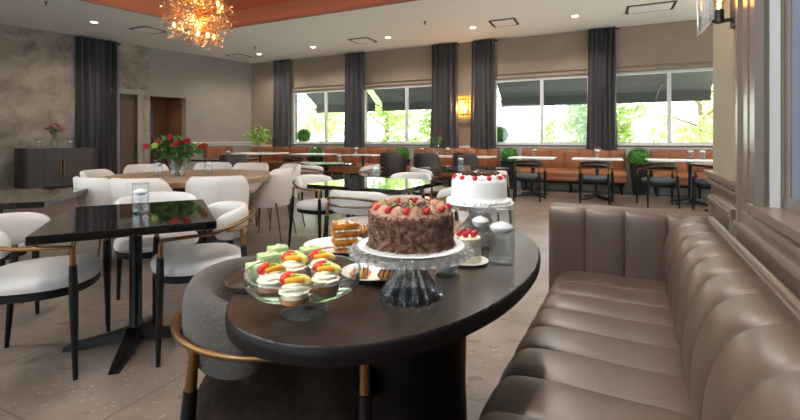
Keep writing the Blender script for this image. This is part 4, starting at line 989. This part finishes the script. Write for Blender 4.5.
# --- wooden tray with pale green cakes
tr_c = Vector((-.358, 1.265, TZ))
tr = thing('serving_tray', 'dark wooden tray holding the pale green cakes', 'tray', tr_c, R(79))
to = blob(.195, .085, 4, 56); mb = MB(); slab(mb, to, [(.012, .001), (.002, .003), (0, .012), (.001, .016), (.006, .016), (.010, .008), (.012, .006)]); mb.build('tray_body', M['tray'], tr, True, 50)
def petit(label, p_, rot):
    o = thing('marzipan_cake', label, 'cake', p_, rot, 'pale green marzipan cakes')
    MB().box((0, 0, .014), (.060, .040, .030), bev=.002).build('sponge', M['crust'], o, True, 40)
    mb = MB(); mb.box((0, 0, .0215), (.058, .048, .044), bev=.004, seg=3); mb.build('marzipan', M['mint_icing'], o, True, 40)
    mb = MB(); mb.box((0, -.0, .012), (.062, .036, .022), bev=.002); mb.build('filling', M['pink_cream'], o, True, 50)
    mb = MB(); rosette(mb, (0, 0, .0415), .009, .010, 5); mb.build('cream_dot', M['pink_cream'], o, True, 70)
for px, py, lab in ((258, 279, 'pale green marzipan cake nearest, leftmost on the wooden tray'), (268.5, 268, 'pale green marzipan cake second from left on the tray'), (278, 260, 'pale green marzipan cake third from left, at the tray back'), (291, 267, 'pale green marzipan cake half hidden behind the back tart'), (310.5, 261, 'pale green marzipan cake at the right, beside the white plate')):
    q = P(px, py, TZ+.007); petit(lab, q, R(32))
# --- plate with orange layer cake and chocolate pastry
pl = thing('plate', 'white plate under the orange layer cake', 'plate', P(338, 249, TZ))
MB().lathe([(.002, 0), (.05, 0), (.055, .004), (.088, .012), (.118, .017), (.119, .019), (.088, .0145), (.054, .008), (.002, .007)], seg=56).build('dish', M['plate'], pl, True, 50)
lc = thing('layer_cake', 'tall orange layer cake with white cream between layers, on the white plate', 'cake', P(345.5, 252, TZ+.008), R(20))
lc.scale = (1.18, 1.18, 1.15)
rn = random.Random(2)
for k_ in range(4):
    MB().box((rn.uniform(-.003, .003), rn.uniform(-.003, .003), .0095+k_*.023), (.074+rn.uniform(-.006, .004), .058, .0185), rz=rn.uniform(-.14, .14), bev=.006).build('sponge_layer', M['orange_cake'], lc, True, 40)
    mb = MB()
    if k_ < 3:
        mb.box((0, 0, .0215+k_*.023), (.062, .046, .008), bev=.003)
        for q in range(12): mb.ball((rn.uniform(-.034, .034), rn.choice((-.026, .026)), .0215+k_*.023), (.005, .004, .004), 6)
    else:
        for q in range(22): mb.ball((rn.uniform(-.032, .032), rn.uniform(-.024, .024), .0185+k_*.023), (.004, .003, .002), 6)
    mb.build('cream_layer', M['cream'], lc, True, 50)
sc2 = thing('caramel_sauce', 'streak of brown caramel sauce on the white plate', 'sauce', P(327, 249, TZ+.0085)); MB().tube([(-.03, -.02, .003), (-.015, .0, .002), (.0, .012, .002), (.02, .02, .002)], [.003, .005, .005, .003], 6, flat=.5).build('sauce', M['crust'], sc2)
def bun(label, p_, rot, s=1.0, m='pastry', drz=True):
    o = thing('pastry', label, 'pastry', p_, rot, 'small glazed pastries')
    mb = MB(); rs = []
    for i in range(9):
        t = i/8*2-1; q = .020*s*sqrt(max(.02, 1-t*t))*(1+.10*cos(i*pi)); rs.append([(t*.030*s, q*1.15*cos(2*pi*j/16), .016*s+q*.85*sin(2*pi*j/16)) for j in range(16)])
    mb.rings(rs).build('body', M[m], o, True, 60)
    if drz:
        mb = MB()
        for k_ in range(4):
            x = (-.018+.012*k_)*s; mb.tube([(x-.004, -.022*s, .016*s), (x, -.014*s, .031*s), (x+.003, 0, .0345*s), (x+.005, .014*s, .030*s)], .0018, 6)
        mb.build('chocolate_drizzle', M['choc_base'], o)
        mb = MB()
        for k_ in range(3): mb.ball(((-.012+.012*k_)*s, -.003, .0335*s), (.006, .008, .002), 8)
        mb.build('icing', M['white_icing'], o)
pl2 = thing('plate', 'white plate holding two small drizzled pastries', 'plate', P(372, 275, TZ))
MB().lathe([(.002, 0), (.04, 0), (.045, .003), (.075, .008), (.088, .012), (.089, .014), (.072, .011), (.043, .006), (.002, .006)], seg=56).build('dish', M['plate'], pl2, True, 50)
bun('small drizzled pastry at the left of the plate below the chocolate cake', P(360.5, 279, TZ+.006), R(15)); bun('small drizzled pastry at the right of the plate below the chocolate cake', P(388, 281, TZ+.006), R(-10))
bun('chocolate dipped pastry behind the orange layer cake', P(361, 235, TZ+.012), R(30), 1.2)
# --- small pale cake with red berries
sp_c = P(467, 262, TZ)
sp = thing('plate', 'small white plate under the pale mini cake', 'plate', sp_c); MB().lathe([(.002, 0), (.05, 0), (.066, .006), (.067, .008), (.05, .004), (.002, .004)], seg=48).build('dish', M['plate'], sp, True, 50)
mc = thing('cake', 'small pale cake topped with red berries, right behind the chocolate cake', 'cake', sp_c+Vector((0, 0, .005)))
MB().lathe([(.001, 0), (.044, 0), (.044, .02), (.0425, .022), (.044, .024), (.044, .046), (.0425, .048), (.044, .05), (.043, .074), (.039, .078), (.001, .078)], seg=44).build('body', M['pale_cake'], mc, True, 40)
for k_ in range(6):
    a = k_*pi/3+.2; mb = MB(); mb.ball((.026*cos(a), .026*sin(a), .087), (.010, .010, .010), 10); mb.build('berry', M['cherry'], mc)
# --- candle vases on the dessert table
vase('largest clear glass candle vase at the right edge of the dessert table', P(501.5, 263, TZ), .040, .175, .60, 'white floating candle in the front vase at the right edge of dessert table', group='candle vases on the dessert table')
vase('clear glass candle vase behind the front one, below the white cake', P(480.5, 248, TZ), .034, .135, .66, 'white floating candle in the vase below the white cake', group='candle vases on the dessert table')
vase('clear glass vase half hidden behind the chocolate cake stand', P(447.5, 275, TZ), .036, .15, .16, 'white floating candle low in the vase behind the chocolate cake stand', group='candle vases on the dessert table')
